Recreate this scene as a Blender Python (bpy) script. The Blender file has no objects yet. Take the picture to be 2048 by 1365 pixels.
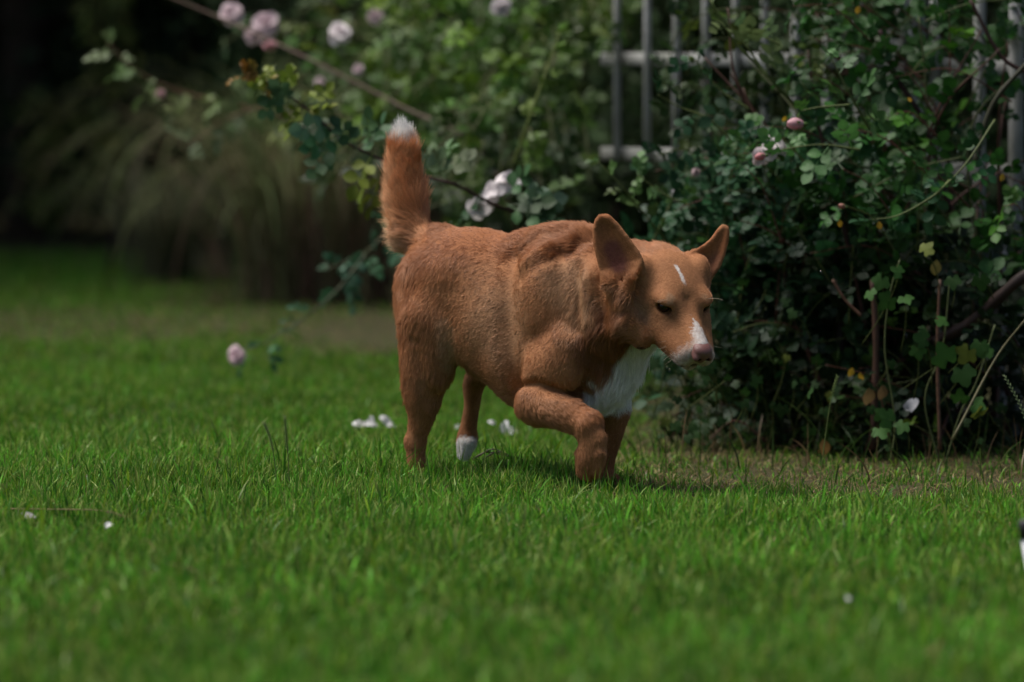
import bpy, math, random
import numpy as np
from mathutils import Vector, Matrix

# ------------------------------------------------------------------ switches
WITH_DOG = True
WITH_FUR = True
WITH_PLANTS = True
WITH_GRASS = True

sc = bpy.context.scene
COL = sc.collection
rng = np.random.default_rng(11)
random.seed(5)
R_ = math.radians

# ------------------------------------------------------------------ camera
FPX = 11378.0          # 200 mm lens, in pixels of a 2048 px wide frame
CX, CY = 1024.0, 682.5
HORIZON = 45.0
CAM_H = 0.93
CAM_D = 11.4
PITCH = math.atan((CY - HORIZON) / FPX)
cam_data = bpy.data.cameras.new('camera')
cam = bpy.data.objects.new('camera', cam_data)
COL.objects.link(cam)
cam.location = (0, -CAM_D, CAM_H)
cam.rotation_euler = (math.pi / 2 - PITCH, 0, 0)
cam_data.lens = 200.0
cam_data.sensor_width = 36.0
cam_data.clip_start = 0.5
cam_data.clip_end = 500
cam_data.dof.use_dof = True
cam_data.dof.focus_distance = 11.17
cam_data.dof.aperture_fstop = 2.8
cam_data.dof.aperture_blades = 0
sc.camera = cam

C0 = np.array([0, -CAM_D, CAM_H])
FW = np.array([0, math.cos(PITCH), -math.sin(PITCH)])
UP = np.array([0, math.sin(PITCH), math.cos(PITCH)])
RT = np.array([1.0, 0, 0])
Z3 = np.array([0, 0, 1.0])

def ray(px, py):
    return FW * FPX + RT * (px - CX) + UP * (CY - py)

def W(px, py, d):
    """point seen at pixel (px, py) of the photograph at ground distance d from the camera"""
    r = ray(px, py)
    return C0 + r * (d / r[1])

# ------------------------------------------------------------------ light
SUN_EL, SUN_AZ = 66.0, 276.0     # azimuth: where the sun stands, clockwise from +Y
world = bpy.data.worlds.new('World')
sc.world = world
world.use_nodes = True
wn = world.node_tree
wn.nodes.clear()
sky = wn.nodes.new('ShaderNodeTexSky')
sky.sky_type = 'NISHITA'
sky.sun_disc = False
sky.sun_elevation = R_(SUN_EL)
sky.sun_rotation = R_(SUN_AZ)
sky.air_density = 1.0
sky.dust_density = 3.0
sky.ozone_density = 1.0
bg = wn.nodes.new('ShaderNodeBackground')
bg.inputs['Strength'].default_value = 0.06
wo = wn.nodes.new('ShaderNodeOutputWorld')
wn.links.new(sky.outputs[0], bg.inputs['Color'])
wn.links.new(bg.outputs[0], wo.inputs['Surface'])

sun_data = bpy.data.lights.new('sun', 'SUN')
sun_data.energy = 3.6
sun_data.angle = R_(34)
sun_data.color = (1.0, 0.95, 0.88)
sun = bpy.data.objects.new('sun', sun_data)
COL.objects.link(sun)
_d = Vector((math.sin(R_(SUN_AZ)) * math.cos(R_(SUN_EL)), math.cos(R_(SUN_AZ)) * math.cos(R_(SUN_EL)), math.sin(R_(SUN_EL))))
sun.rotation_euler = _d.to_track_quat('Z', 'Y').to_euler()
sun.location = _d * 30

sc.view_settings.view_transform = 'Standard'
sc.view_settings.look = 'None'
sc.view_settings.exposure = 0.58
sc.view_settings.gamma = 1.0
sc.cycles.use_denoising = True
sc.cycles.max_bounces = 6
sc.cycles.transparent_max_bounces = 4
sc.cycles.use_adaptive_sampling = True
sc.cycles.adaptive_threshold = 0.012

# ------------------------------------------------------------------ helpers
def tag(o, label=None, cat=None, group=None, kind=None):
    if label: o['label'] = label
    if cat: o['category'] = cat
    if group: o['group'] = group
    if kind: o['kind'] = kind
    return o

def empty(name, loc):
    o = bpy.data.objects.new(name, None)
    o.empty_display_size = 0.1
    COL.objects.link(o)
    o.location = tuple(float(v) for v in loc)
    return o

def link_mesh(name, me, mat, parent=None):
    o = bpy.data.objects.new(name, me)
    COL.objects.link(o)
    if mat is not None:
        me.materials.append(mat)
    if parent is not None:
        o.parent = parent
        base = parent
        t = Vector((0, 0, 0))
        while base is not None:
            t += base.location
            base = base.parent
        me.transform(Matrix.Translation(-t))
    return o

def np_mesh(name, verts, faces, smooth=True, col=None):
    """verts (n,3); faces: list of (m,k) integer arrays; col: (n,3) pigment per vertex"""
    me = bpy.data.meshes.new(name)
    verts = np.ascontiguousarray(verts, dtype=np.float32)
    faces = [np.asarray(f, dtype=np.int32) for f in faces if len(f)]
    me.vertices.add(len(verts))
    me.vertices.foreach_set('co', verts.ravel())
    loops = np.concatenate([f.ravel() for f in faces])
    sizes = np.concatenate([np.full(len(f), f.shape[1], dtype=np.int32) for f in faces])
    starts = np.concatenate([[0], np.cumsum(sizes)[:-1]]).astype(np.int32)
    me.loops.add(len(loops))
    me.loops.foreach_set('vertex_index', loops)
    me.polygons.add(len(sizes))
    me.polygons.foreach_set('loop_start', starts)
    me.polygons.foreach_set('loop_total', sizes)
    me.update(calc_edges=True)
    if smooth:
        me.polygons.foreach_set('use_smooth', np.ones(len(sizes), dtype=bool))
    if col is not None:
        at = me.color_attributes.new('col', 'FLOAT_COLOR', 'POINT')
        c4 = np.ones((len(verts), 4), dtype=np.float32)
        c4[:, :3] = col
        at.data.foreach_set('color', c4.ravel())
    return me

def mat(name, color=(.5, .5, .5), rough=.6, attr=False, spec=.5, transl=0.0, noise=None, noise_scale=20.0, bump=0.0, bump_scale=60.0, sheen=0.0, coat=0.0):
    m = bpy.data.materials.new(name)
    m.use_nodes = True
    nt = m.node_tree
    b = nt.nodes['Principled BSDF']
    b.inputs['Roughness'].default_value = rough
    b.inputs['Specular IOR Level'].default_value = spec
    b.inputs['Base Color'].default_value = (*color, 1)
    b.inputs['Coat Weight'].default_value = coat
    src = None
    if attr:
        a = nt.nodes.new('ShaderNodeAttribute')
        a.attribute_name = 'col'
        src = a.outputs['Color']
    if noise is not None:
        tc = nt.nodes.new('ShaderNodeTexCoord')
        n = nt.nodes.new('ShaderNodeTexNoise')
        n.inputs['Scale'].default_value = noise_scale
        n.inputs['Detail'].default_value = 6
        nt.links.new(tc.outputs['Object'], n.inputs['Vector'])
        mr = nt.nodes.new('ShaderNodeMapRange')
        mr.inputs['From Min'].default_value = .3
        mr.inputs['From Max'].default_value = .7
        nt.links.new(n.outputs['Fac'], mr.inputs['Value'])
        mx = nt.nodes.new('ShaderNodeMix')
        mx.data_type = 'RGBA'
        if attr:
            mx.blend_type = 'MULTIPLY'
            mx.inputs['Factor'].default_value = 1.0
            mx2 = nt.nodes.new('ShaderNodeMix'); mx2.data_type = 'RGBA'
            mx2.inputs['A'].default_value = (*noise, 1); mx2.inputs['B'].default_value = (1, 1, 1, 1)
            nt.links.new(mr.outputs[0], mx2.inputs['Factor'])
            nt.links.new(src, mx.inputs['A']); nt.links.new(mx2.outputs['Result'], mx.inputs['B'])
        else:
            mx.inputs['A'].default_value = (*color, 1)
            mx.inputs['B'].default_value = (*noise, 1)
            nt.links.new(mr.outputs[0], mx.inputs['Factor'])
        src = mx.outputs['Result']
    if src is not None:
        nt.links.new(src, b.inputs['Base Color'])
    if bump > 0:
        tc = nt.nodes.new('ShaderNodeTexCoord')
        n2 = nt.nodes.new('ShaderNodeTexNoise')
        n2.inputs['Scale'].default_value = bump_scale
        n2.inputs['Detail'].default_value = 5
        nt.links.new(tc.outputs['Object'], n2.inputs['Vector'])
        bp = nt.nodes.new('ShaderNodeBump')
        bp.inputs['Strength'].default_value = bump
        bp.inputs['Distance'].default_value = .01
        nt.links.new(n2.outputs['Fac'], bp.inputs['Height'])
        nt.links.new(bp.outputs[0], b.inputs['Normal'])
    if transl > 0:
        out = nt.nodes['Material Output']
        t = nt.nodes.new('ShaderNodeBsdfTranslucent')
        if src is not None:
            nt.links.new(src, t.inputs['Color'])
        else:
            t.inputs['Color'].default_value = (*color, 1)
        ms = nt.nodes.new('ShaderNodeMixShader')
        ms.inputs[0].default_value = transl
        nt.links.new(b.outputs[0], ms.inputs[1])
        nt.links.new(t.outputs[0], ms.inputs[2])
        nt.links.new(ms.outputs[0], out.inputs['Surface'])
    return m

def unit(v):
    v = np.asarray(v, dtype=float)
    n = np.linalg.norm(v, axis=-1, keepdims=True)
    return v / np.maximum(n, 1e-9)

def vnoise(p, scale, seed=0):
    """smooth value noise in 0..1 at points p (n,3)"""
    q = np.asarray(p, dtype=np.float64) * scale + seed * 17.13
    i = np.floor(q).astype(np.int64)
    f = q - i
    f = f * f * (3 - 2 * f)
    def h(a, b, c):
        n = (a * 374761393 + b * 668265263 + c * 2147483647 + seed * 974711) & 0x7fffffff
        n = ((n ^ (n >> 13)) * 1274126177) & 0x7fffffff
        n = n ^ (n >> 16)
        return (n & 0xffff) / 65535.0
    out = 0
    for dx in (0, 1):
        for dy in (0, 1):
            for dz in (0, 1):
                w = (f[:, 0] if dx else 1 - f[:, 0]) * (f[:, 1] if dy else 1 - f[:, 1]) * (f[:, 2] if dz else 1 - f[:, 2])
                out = out + w * h(i[:, 0] + dx, i[:, 1] + dy, i[:, 2] + dz)
    return out

def smooth01(x, a, b):
    t = np.clip((x - a) / (b - a), 0, 1)
    return t * t * (3 - 2 * t)

def tube(pts, radii, sides=7, cap=True):
    """verts, faces of a tube along pts with a radius per point"""
    pts = np.asarray(pts, dtype=float); radii = np.asarray(radii, dtype=float)
    n = len(pts)
    tan = np.gradient(pts, axis=0); tan = unit(tan)
    ref = np.array([0.12, 0.9, 0.31]) if abs(tan[0][1]) < .8 else np.array([1.0, .1, .2])
    a = unit(np.cross(tan, ref)); b = np.cross(tan, a)
    ang = np.linspace(0, 2 * math.pi, sides, endpoint=False)
    ring = a[:, None, :] * np.cos(ang)[None, :, None] + b[:, None, :] * np.sin(ang)[None, :, None]
    v = (pts[:, None, :] + ring * radii[:, None, None]).reshape(-1, 3)
    i = np.arange(n - 1)[:, None] * sides; j = np.arange(sides)[None, :]; k = (j + 1) % sides
    q = np.stack([i + j, i + k, i + sides + k, i + sides + j], -1).reshape(-1, 4)
    t = []
    if cap:
        v = np.vstack([v, pts[0], pts[-1]])
        c0, c1 = n * sides, n * sides + 1
        t = [(c0, (x + 1) % sides, x) for x in range(sides)] + [(c1, (n - 1) * sides + x, (n - 1) * sides + (x + 1) % sides) for x in range(sides)]
    return v, q, np.array(t, dtype=int).reshape(-1, 3)

class MB:
    """collects pieces of one part into one mesh"""
    def __init__(s): s.v = []; s.q = []; s.t = []; s.c = []; s.n = 0
    def add(s, v, q=None, t=None, col=None):
        v = np.asarray(v, dtype=float)
        if q is not None and len(q): s.q.append(np.asarray(q) + s.n)
        if t is not None and len(t): s.t.append(np.asarray(t) + s.n)
        s.v.append(v)
        if col is not None:
            c = np.asarray(col, dtype=float)
            if c.ndim == 1: c = np.tile(c, (len(v), 1))
            s.c.append(c)
        s.n += len(v)
    def tube(s, pts, radii, sides=7, col=None):
        v, q, t = tube(pts, radii, sides)
        s.add(v, q, t, col)
    def box(s, c, sx, sy, sz, rz=0.0, col=None, bev=0.0):
        c = np.asarray(c, dtype=float)
        if bev <= 0: bev = min(sx, sy, sz) * .12
        vs = []
        for z, k in ((-sz, -bev), (-sz + bev, 0), (sz - bev, 0), (sz, -bev)):
            for x, y in ((-1, -1), (1, -1), (1, 1), (-1, 1)):
                vs.append((x * (sx + k), y * (sy + k), z))
        vs = np.array(vs)
        ca, sa = math.cos(rz), math.sin(rz)
        vs = np.stack([vs[:, 0] * ca - vs[:, 1] * sa, vs[:, 0] * sa + vs[:, 1] * ca, vs[:, 2]], 1) + c
        q = [(3, 2, 1, 0), (12, 13, 14, 15)]
        for r in range(3):
            for x in range(4):
                y = (x + 1) % 4
                q.append((r * 4 + x, r * 4 + y, r * 4 + 4 + y, r * 4 + 4 + x))
        s.add(vs, q, None, col)
    def build(s, name, m, parent=None, smooth=True):
        fs = []
        if s.q: fs.append(np.concatenate(s.q))
        if s.t: fs.append(np.concatenate(s.t))
        me = np_mesh(name, np.concatenate(s.v), fs, smooth, np.concatenate(s.c) if s.c else None)
        return link_mesh(name, me, m, parent)

def hair_object(name, P, radii, col, m, parent=None):
    """P (n,k,3) strands, radii (n,k), col (n,3)"""
    n, k = P.shape[:2]
    hc = bpy.data.hair_curves.new(name)
    hc.add_curves([k] * n)
    off = np.zeros(3)
    base = parent
    while base is not None:
        off = off + np.array(base.location); base = base.parent
    hc.attributes['position'].data.foreach_set('vector', (P - off).astype(np.float32).ravel())
    ra = hc.attributes.get('radius') or hc.attributes.new('radius', 'FLOAT', 'POINT')
    ra.data.foreach_set('value', radii.astype(np.float32).ravel())
    ca = hc.attributes.new('col', 'FLOAT_COLOR', 'CURVE')
    c4 = np.ones((n, 4), dtype=np.float32); c4[:, :3] = col
    ca.data.foreach_set('color', c4.ravel())
    o = bpy.data.objects.new(name, hc)
    COL.objects.link(o)
    hc.materials.append(m)
    if parent is not None: o.parent = parent
    return o
# ================================================================== the ground
def ground_z(x, y):
    p = np.stack([np.asarray(x, float), np.asarray(y, float), np.zeros(np.shape(x))], -1).reshape(-1, 3)
    z = (vnoise(p, 1.1, 51) - .5) * .030 + (vnoise(p, 4.0, 52) - .5) * .012
    r = np.abs(p[:, 1]) + np.abs(p[:, 0])
    return (z * (1 - smooth01(r, 14, 26))).reshape(np.shape(x)) - .004

def gpt(px, py, dz=0.0):
    """point on the lawn seen at pixel"""
    r = ray(px, py)
    k = -CAM_H / r[2]
    p = C0 + r * k
    p[2] = float(ground_z(p[0:1], p[1:2])[0]) + dz
    return p

def to_px(P):
    d = P - C0
    f = d @ FW
    return CX + d @ RT / f * FPX, CY - d @ UP / f * FPX

def build_ground():
    xs = np.concatenate([-np.geomspace(250, 4, 22), np.linspace(-3.8, 3.8, 77), np.geomspace(4, 250, 22)])
    ys = np.concatenate([-np.geomspace(120, 6, 16), np.linspace(-5.8, 13, 150), np.geomspace(13.5, 350, 26)])
    X, Y = np.meshgrid(xs, ys, indexing='ij')
    Z = ground_z(X.ravel(), Y.ravel()).reshape(X.shape)
    v = np.stack([X, Y, Z], -1).reshape(-1, 3)
    nx, ny = X.shape
    i = np.arange(nx - 1)[:, None] * ny; j = np.arange(ny - 1)[None, :]
    q = np.stack([i + j, i + ny + j, i + ny + j + 1, i + j + 1], -1).reshape(-1, 4)
    m = mat('soil', (.042, .033, .017), rough=.95, spec=.15, noise=(.035, .040, .014), noise_scale=5, bump=.8, bump_scale=40)
    o = link_mesh('ground', np_mesh('ground', v, [q]), m)
    tag(o, 'earth of the garden under the lawn', kind='structure')
build_ground()

# ------------------------------------------------------------------ blades and leaves in bulk
def blades(P, H, Wd, lean, az, face, col, tipcol, segs=3):
    """grass blades. P (n,3) roots, H heights, Wd widths, lean 0..1+, az lean azimuth, face azimuth of the width"""
    n = len(P)
    ld = np.stack([np.cos(az), np.sin(az), np.zeros(n)], 1)
    wd = np.stack([np.cos(face), np.sin(face), np.zeros(n)], 1)
    V = np.zeros((n, segs * 2 + 1, 3)); C = np.zeros((n, segs * 2 + 1, 3))
    for k in range(segs + 1):
        t = k / segs
        c = P + Z3 * (H * (t - .28 * lean * t * t))[:, None] + ld * (H * lean * (t ** 1.8) * .9)[:, None]
        cc = col * (1 - t ** 3) + tipcol * t ** 3
        if k < segs:
            w = (Wd * .5 * (1 - .55 * t ** 1.6))[:, None] * wd
            V[:, 2 * k] = c - w; V[:, 2 * k + 1] = c + w
            C[:, 2 * k] = cc; C[:, 2 * k + 1] = cc
        else:
            V[:, 2 * k] = c; C[:, 2 * k] = cc
    b = (np.arange(n) * (segs * 2 + 1))[:, None]
    q = np.concatenate([b + np.array([[2 * k, 2 * k + 1, 2 * k + 3, 2 * k + 2]]) for k in range(segs - 1)])
    t = b + np.array([[2 * segs - 2, 2 * segs - 1, 2 * segs]])
    return V.reshape(-1, 3), q, t, C.reshape(-1, 3)

def leaves(P, Dr, Nm, L, Wd, col, rows=4, fold=.25, curl=.25, shape=(0, .72, 1.0, .80, 0), backcol=None):
    """n oval leaves from roots P along Dr with face normal Nm"""
    n = len(P)
    Dr = unit(Dr); S = unit(np.cross(Dr, Nm)); Nn = np.cross(S, Dr)
    shape = np.array(shape); R = len(shape)
    V = np.zeros((n, R, 3, 3)); C = np.zeros((n, R, 3, 3))
    cu = curl * (rng.random(n) * 1.6 - .3)
    fo = fold * (.4 + rng.random(n))
    for i in range(R):
        t = i / (R - 1)
        mid = P + Dr * (L * t)[:, None] - Nn * (L * cu * t * t)[:, None]
        w = (Wd * .5 * shape[i])[:, None]
        V[:, i, 1] = mid
        up = Nn * (Wd * .5 * shape[i] * fo)[:, None]
        V[:, i, 0] = mid - S * w + up
        V[:, i, 2] = mid + S * w + up
        C[:, i, 0] = col * .97; C[:, i, 2] = col * .97; C[:, i, 1] = col * 1.12
    b = (np.arange(n) * R * 3)[:, None]
    q = []
    for i in range(R - 1):
        for j in range(2):
            q.append(b + np.array([[i * 3 + j, i * 3 + j + 1, i * 3 + 3 + j + 1, i * 3 + 3 + j]]))
    return V.reshape(-1, 3), np.concatenate(q), C.reshape(-1, 3)

def leaf_colors(n, base, var=.35, yellow=.02, red=.0):
    c = np.array(base)[None] * (1 + var * (rng.random((n, 1)) * 2 - 1))
    c = c * (1 + .12 * (rng.random((n, 3)) * 2 - 1))
    y = rng.random(n) < yellow
    c[y] = np.array([.42, .26, .03]) * (.5 + .6 * rng.random((y.sum(), 1)))
    r = rng.random(n) < red
    c[r] = np.array([.22, .07, .03]) * (.6 + .6 * rng.random((r.sum(), 1)))
    return np.clip(c, .004, .9)

def compound(mb, P, Dr, Nm, size, col, pairs=2, rows=5, rachis=True, leafratio=.80):
    """pinnate rose leaves: a terminal leaflet and pairs of side leaflets on a thin rachis"""
    n = len(P); Dr = unit(Dr); S = unit(np.cross(Dr, Nm)); Nn = np.cross(S, Dr)
    L = size
    shape = (0, .62, .95, .98, .66, 0) if rows >= 5 else (0, .85, .9, 0)
    sag = lambda t: (-Z3 * (L * .9 * .35 * t * t)[:, None])
    def at(t): return P + Dr * (L * 1.9 * t)[:, None] + sag(t)
    ts = np.linspace(.42, .82, pairs)
    lv = [(at(1.0), Dr + sag(1.0) / L[:, None] * .5, Nn, 1.0)]
    for t in ts:
        for s in (1, -1):
            lv.append((at(t), Dr * .45 + S * s + Nn * .1, Nn, .80 + .15 * t))
    for (p, d, nn, k) in lv:
        j = rng.normal(0, .22, (n, 3)); j2 = rng.normal(0, .22, (n, 3))
        li = L * k * (.85 + .3 * rng.random(n))
        v, q, c = leaves(p, d + j, nn + j2, li, li * leafratio, col * (.85 + .3 * rng.random((n, 1))), shape=shape)
        mb.add(v, q, None, c)
    if rachis:
        w = .0011
        a = P; e = at(1.0); m = at(.5)
        V = np.stack([a - S * w, a + S * w, m - S * w, m + S * w, e - S * w * .6, e + S * w * .6], 1).reshape(-1, 3)
        b = (np.arange(n) * 6)[:, None]
        q = np.concatenate([b + np.array([[0, 1, 3, 2]]), b + np.array([[2, 3, 5, 4]])])
        mb.add(V, q, None, np.repeat(col * 1.2, 6, axis=0))

def curve(pts, n=14):
    """Catmull-Rom through points"""
    p = np.array(pts, float)
    e = np.vstack([2 * p[0] - p[1], p, 2 * p[-1] - p[-2]])
    out = []
    for i in range(1, len(e) - 2):
        for t in np.linspace(0, 1, n, endpoint=False):
            out.append(.5 * ((2 * e[i]) + (-e[i - 1] + e[i + 1]) * t + (2 * e[i - 1] - 5 * e[i] + 4 * e[i + 1] - e[i + 2]) * t * t + (-e[i - 1] + 3 * e[i] - 3 * e[i + 1] + e[i + 2]) * t ** 3))
    out.append(p[-1])
    return np.array(out)

def leafy_stem(lm, sm, pts, size, gap, base_col, start=.15, r0=.0035, r1=.0012, stem_col=(.05, .06, .02), pairs=2, rows=5, up=.8, yellow=.0, red=0., var=.35, toward=.5, thorns=False):
    c = curve(pts, 10)
    n = len(c)
    sm.tube(c, np.linspace(r0, r1, n), 5, col=np.array(stem_col))
    seg = np.linalg.norm(np.diff(c, axis=0), axis=1); s = np.concatenate([[0], np.cumsum(seg)])
    tot = s[-1]
    k = np.arange(tot * start, tot, gap)
    if not len(k): k = np.array([tot * .9])
    k = np.append(k, tot * .999)
    k = k + rng.normal(0, gap * .15, len(k)); k = np.clip(k, 0, tot * .999)
    i = np.clip(np.searchsorted(s, k) - 1, 0, n - 2)
    P = c[i] + (c[i + 1] - c[i]) * ((k - s[i]) / np.maximum(seg[i], 1e-6))[:, None]
    T = unit(c[i + 1] - c[i])
    m = len(P)
    out = rng.normal(0, 1, (m, 3)); out = unit(out - (out * T).sum(1, keepdims=True) * T)
    Dr = unit(out + T * .5 + Z3 * .15)
    Nm = unit(Z3 * up + rng.normal(0, .5, (m, 3)) + np.array([0, -toward, 0]))
    sz = size * (.65 + .6 * rng.random(m)) * (1 - .35 * (k / tot))
    compound(lm, P, Dr, Nm, sz, leaf_colors(m, base_col, var, yellow, red), pairs, rows)
    if thorns:
        for kk in np.linspace(.1, .95, int(tot / .03)):
            j = int(kk * (n - 2)); t = unit(c[j + 1] - c[j]); o = unit(np.cross(t, rng.normal(0, 1, 3)))
            rr = r0 + (r1 - r0) * kk
            sm.tube(np.array([c[j] + o * rr * .7, c[j] + o * (rr + .005) - t * .002]), [.0016, .0002], 4, col=np.array([.10, .03, .02]))

def petal(mb, c, out, up, L, Wd, cup, roll, col, edge=.0):
    """one curved petal from c, opening outwards"""
    R, K = 6, 5
    out = unit(out); up = unit(up - (up @ out) * out); s = np.cross(out, up)
    V = []; C = []
    for i in range(R):
        t = i / (R - 1)
        ang = cup * (1 - t) ** 1 + roll * t
        w = Wd * .5 * (math.sin(math.pi * min(.18 + .70 * t, .93)) ** .7)
        ctr = c + out * (L * t * math.cos(ang)) + up * (L * t * math.sin(ang))
        for j in range(K):
            u = j / (K - 1) * 2 - 1
            V.append(ctr + s * (u * w) + up * (w * .42 * u * u * (1 - .5 * t)) + up * rng.normal(0, .0006) + out * (L * .06 * -abs(u) * t))
            k = np.array(col) * (1 - .06 * (1 - t))
            C.append(k)
    q = [(i * K + j, i * K + j + 1, (i + 1) * K + j + 1, (i + 1) * K + j) for i in range(R - 1) for j in range(K - 1)]
    mb.add(np.array(V), np.array(q), None, np.array(C))

def rose(parent, c, axis, r, col, m, open_=1.0, layers=((5, 1.0, .05, -.45), (5, .88, .45, .0), (4, .62, .9, .7), (3, .4, 1.3, 1.4)), name='flower'):
    mb = MB()
    axis = unit(axis); a = unit(np.cross(axis, [.3, .5, .8])); b = np.cross(axis, a)
    for li, (n, k, cup, roll) in enumerate(layers):
        for i in range(n):
            an = 2 * math.pi * (i + .37 * li + rng.uniform(-.12, .12)) / n
            o = a * math.cos(an) + b * math.sin(an)
            petal(mb, c + axis * (.0015 * li), o, axis, r * k * rng.uniform(.88, 1.1), r * k * 1.05, cup * open_ + rng.uniform(-.1, .1), roll + rng.uniform(-.25, .25), np.array(col) * rng.uniform(.92, 1.04))
    # sepals and hip
    for i in range(5):
        an = 2 * math.pi * i / 5
        o = a * math.cos(an) + b * math.sin(an)
        petal(mb, c - axis * .003, o, axis, r * .5, r * .16, -.2, -.5, (.06, .11, .03))
    mb.tube(np.array([c - axis * .012, c - axis * .006, c]), [.0015, .0042, .0030], 6, col=np.array([.06, .11, .03]))
    return mb.build(name, m, parent)

def bud(parent, c, axis, L, col, m):
    mb = MB()
    axis = unit(axis); a = unit(np.cross(axis, [.3, .5, .8])); b = np.cross(axis, a)
    for i in range(6):
        an = 2 * math.pi * i / 6
        o = a * math.cos(an) + b * math.sin(an)
        R, K = 7, 5; V = []; C = []
        for u in range(R):
            t = u / (R - 1)
            rad = L * .36 * math.sin(math.pi * min(.12 + .80 * t, .94)) ** .75 * (1 + .06 * (i % 2))
            for j in range(K):
                w = (j / (K - 1) - .5) * 1.6
                dv = o * math.cos(w) + np.cross(axis, o) * math.sin(w)
                V.append(c + axis * (L * t) + dv * rad * (1 + .08 * w)); C.append(np.array(col) * (.9 + .15 * t) * rng.uniform(.97, 1.03))
        mb.add(np.array(V), np.array([(p * K + s, p * K + s + 1, (p + 1) * K + s + 1, (p + 1) * K + s) for p in range(R - 1) for s in range(K - 1)]), None, np.array(C))
    for i in range(5):
        an = 2 * math.pi * (i + .3) / 5
        o = a * math.cos(an) + b * math.sin(an)
        petal(mb, c + o * L * .12, axis + o * .45, o, L * .7, L * .2, .1, .3, (.08, .15, .03))
    mb.tube(np.array([c - axis * L * .35, c - axis * L * .15, c + axis * L * .06]), [L * .06, L * .16, L * .13], 7, col=np.array([.07, .14, .03]))
    return mb.build('bud', m, parent)

def droplets(parent, pts, m, r=(.0012, .0024)):
    mb = MB()
    th = np.linspace(0, math.pi, 7); ph = np.linspace(0, 2 * math.pi, 10, endpoint=False)
    S = np.array([(math.sin(a) * math.cos(b), math.sin(a) * math.sin(b), math.cos(a)) for a in th for b in ph])
    q = np.array([(i * 10 + j, (i + 1) * 10 + j, (i + 1) * 10 + (j + 1) % 10, i * 10 + (j + 1) % 10) for i in range(6) for j in range(10)])
    for p in pts:
        mb.add(S * rng.uniform(*r) * np.array([1, 1, 1.25]) + p, q)
    return tag(mb.build('water_drops', m, parent), kind='stuff')
# ================================================================== materials of the plants
M_LEAF = mat('rose_leaf', attr=True, rough=.42, spec=.24, transl=.24, noise=(.78, .85, .75), noise_scale=90, bump=.25, bump_scale=260)
M_LEAF2 = mat('leaf_soft', attr=True, rough=.6, spec=.2, transl=.35)
M_LEAFD = mat('evergreen_leaf', attr=True, rough=.6, spec=.12, transl=.1)
M_STEM = mat('stem_bark', attr=True, rough=.6, spec=.35, noise=(.6, .6, .6), noise_scale=80)
M_PETAL = mat('petal', attr=True, rough=.55, spec=.3, transl=.35)
M_PAINT = mat('white_paint', (.38, .38, .38), rough=.8, spec=.15, noise=(.20, .21, .18), noise_scale=9, bump=.2, bump_scale=60)
M_BARK = mat('bark', (.055, .040, .028), rough=.9, spec=.2, noise=(.025, .020, .015), noise_scale=14, bump=.8, bump_scale=30)
M_GLASS = mat('water', (1, 1, 1), rough=.02, spec=.5)
M_GLASS.node_tree.nodes['Principled BSDF'].inputs['Transmission Weight'].default_value = 1.0
M_GLASS.node_tree.nodes['Principled BSDF'].inputs['IOR'].default_value = 1.33
G_ROSE = (.022, .074, .014)
G_ROSE_B = (.020, .064, .026)

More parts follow.
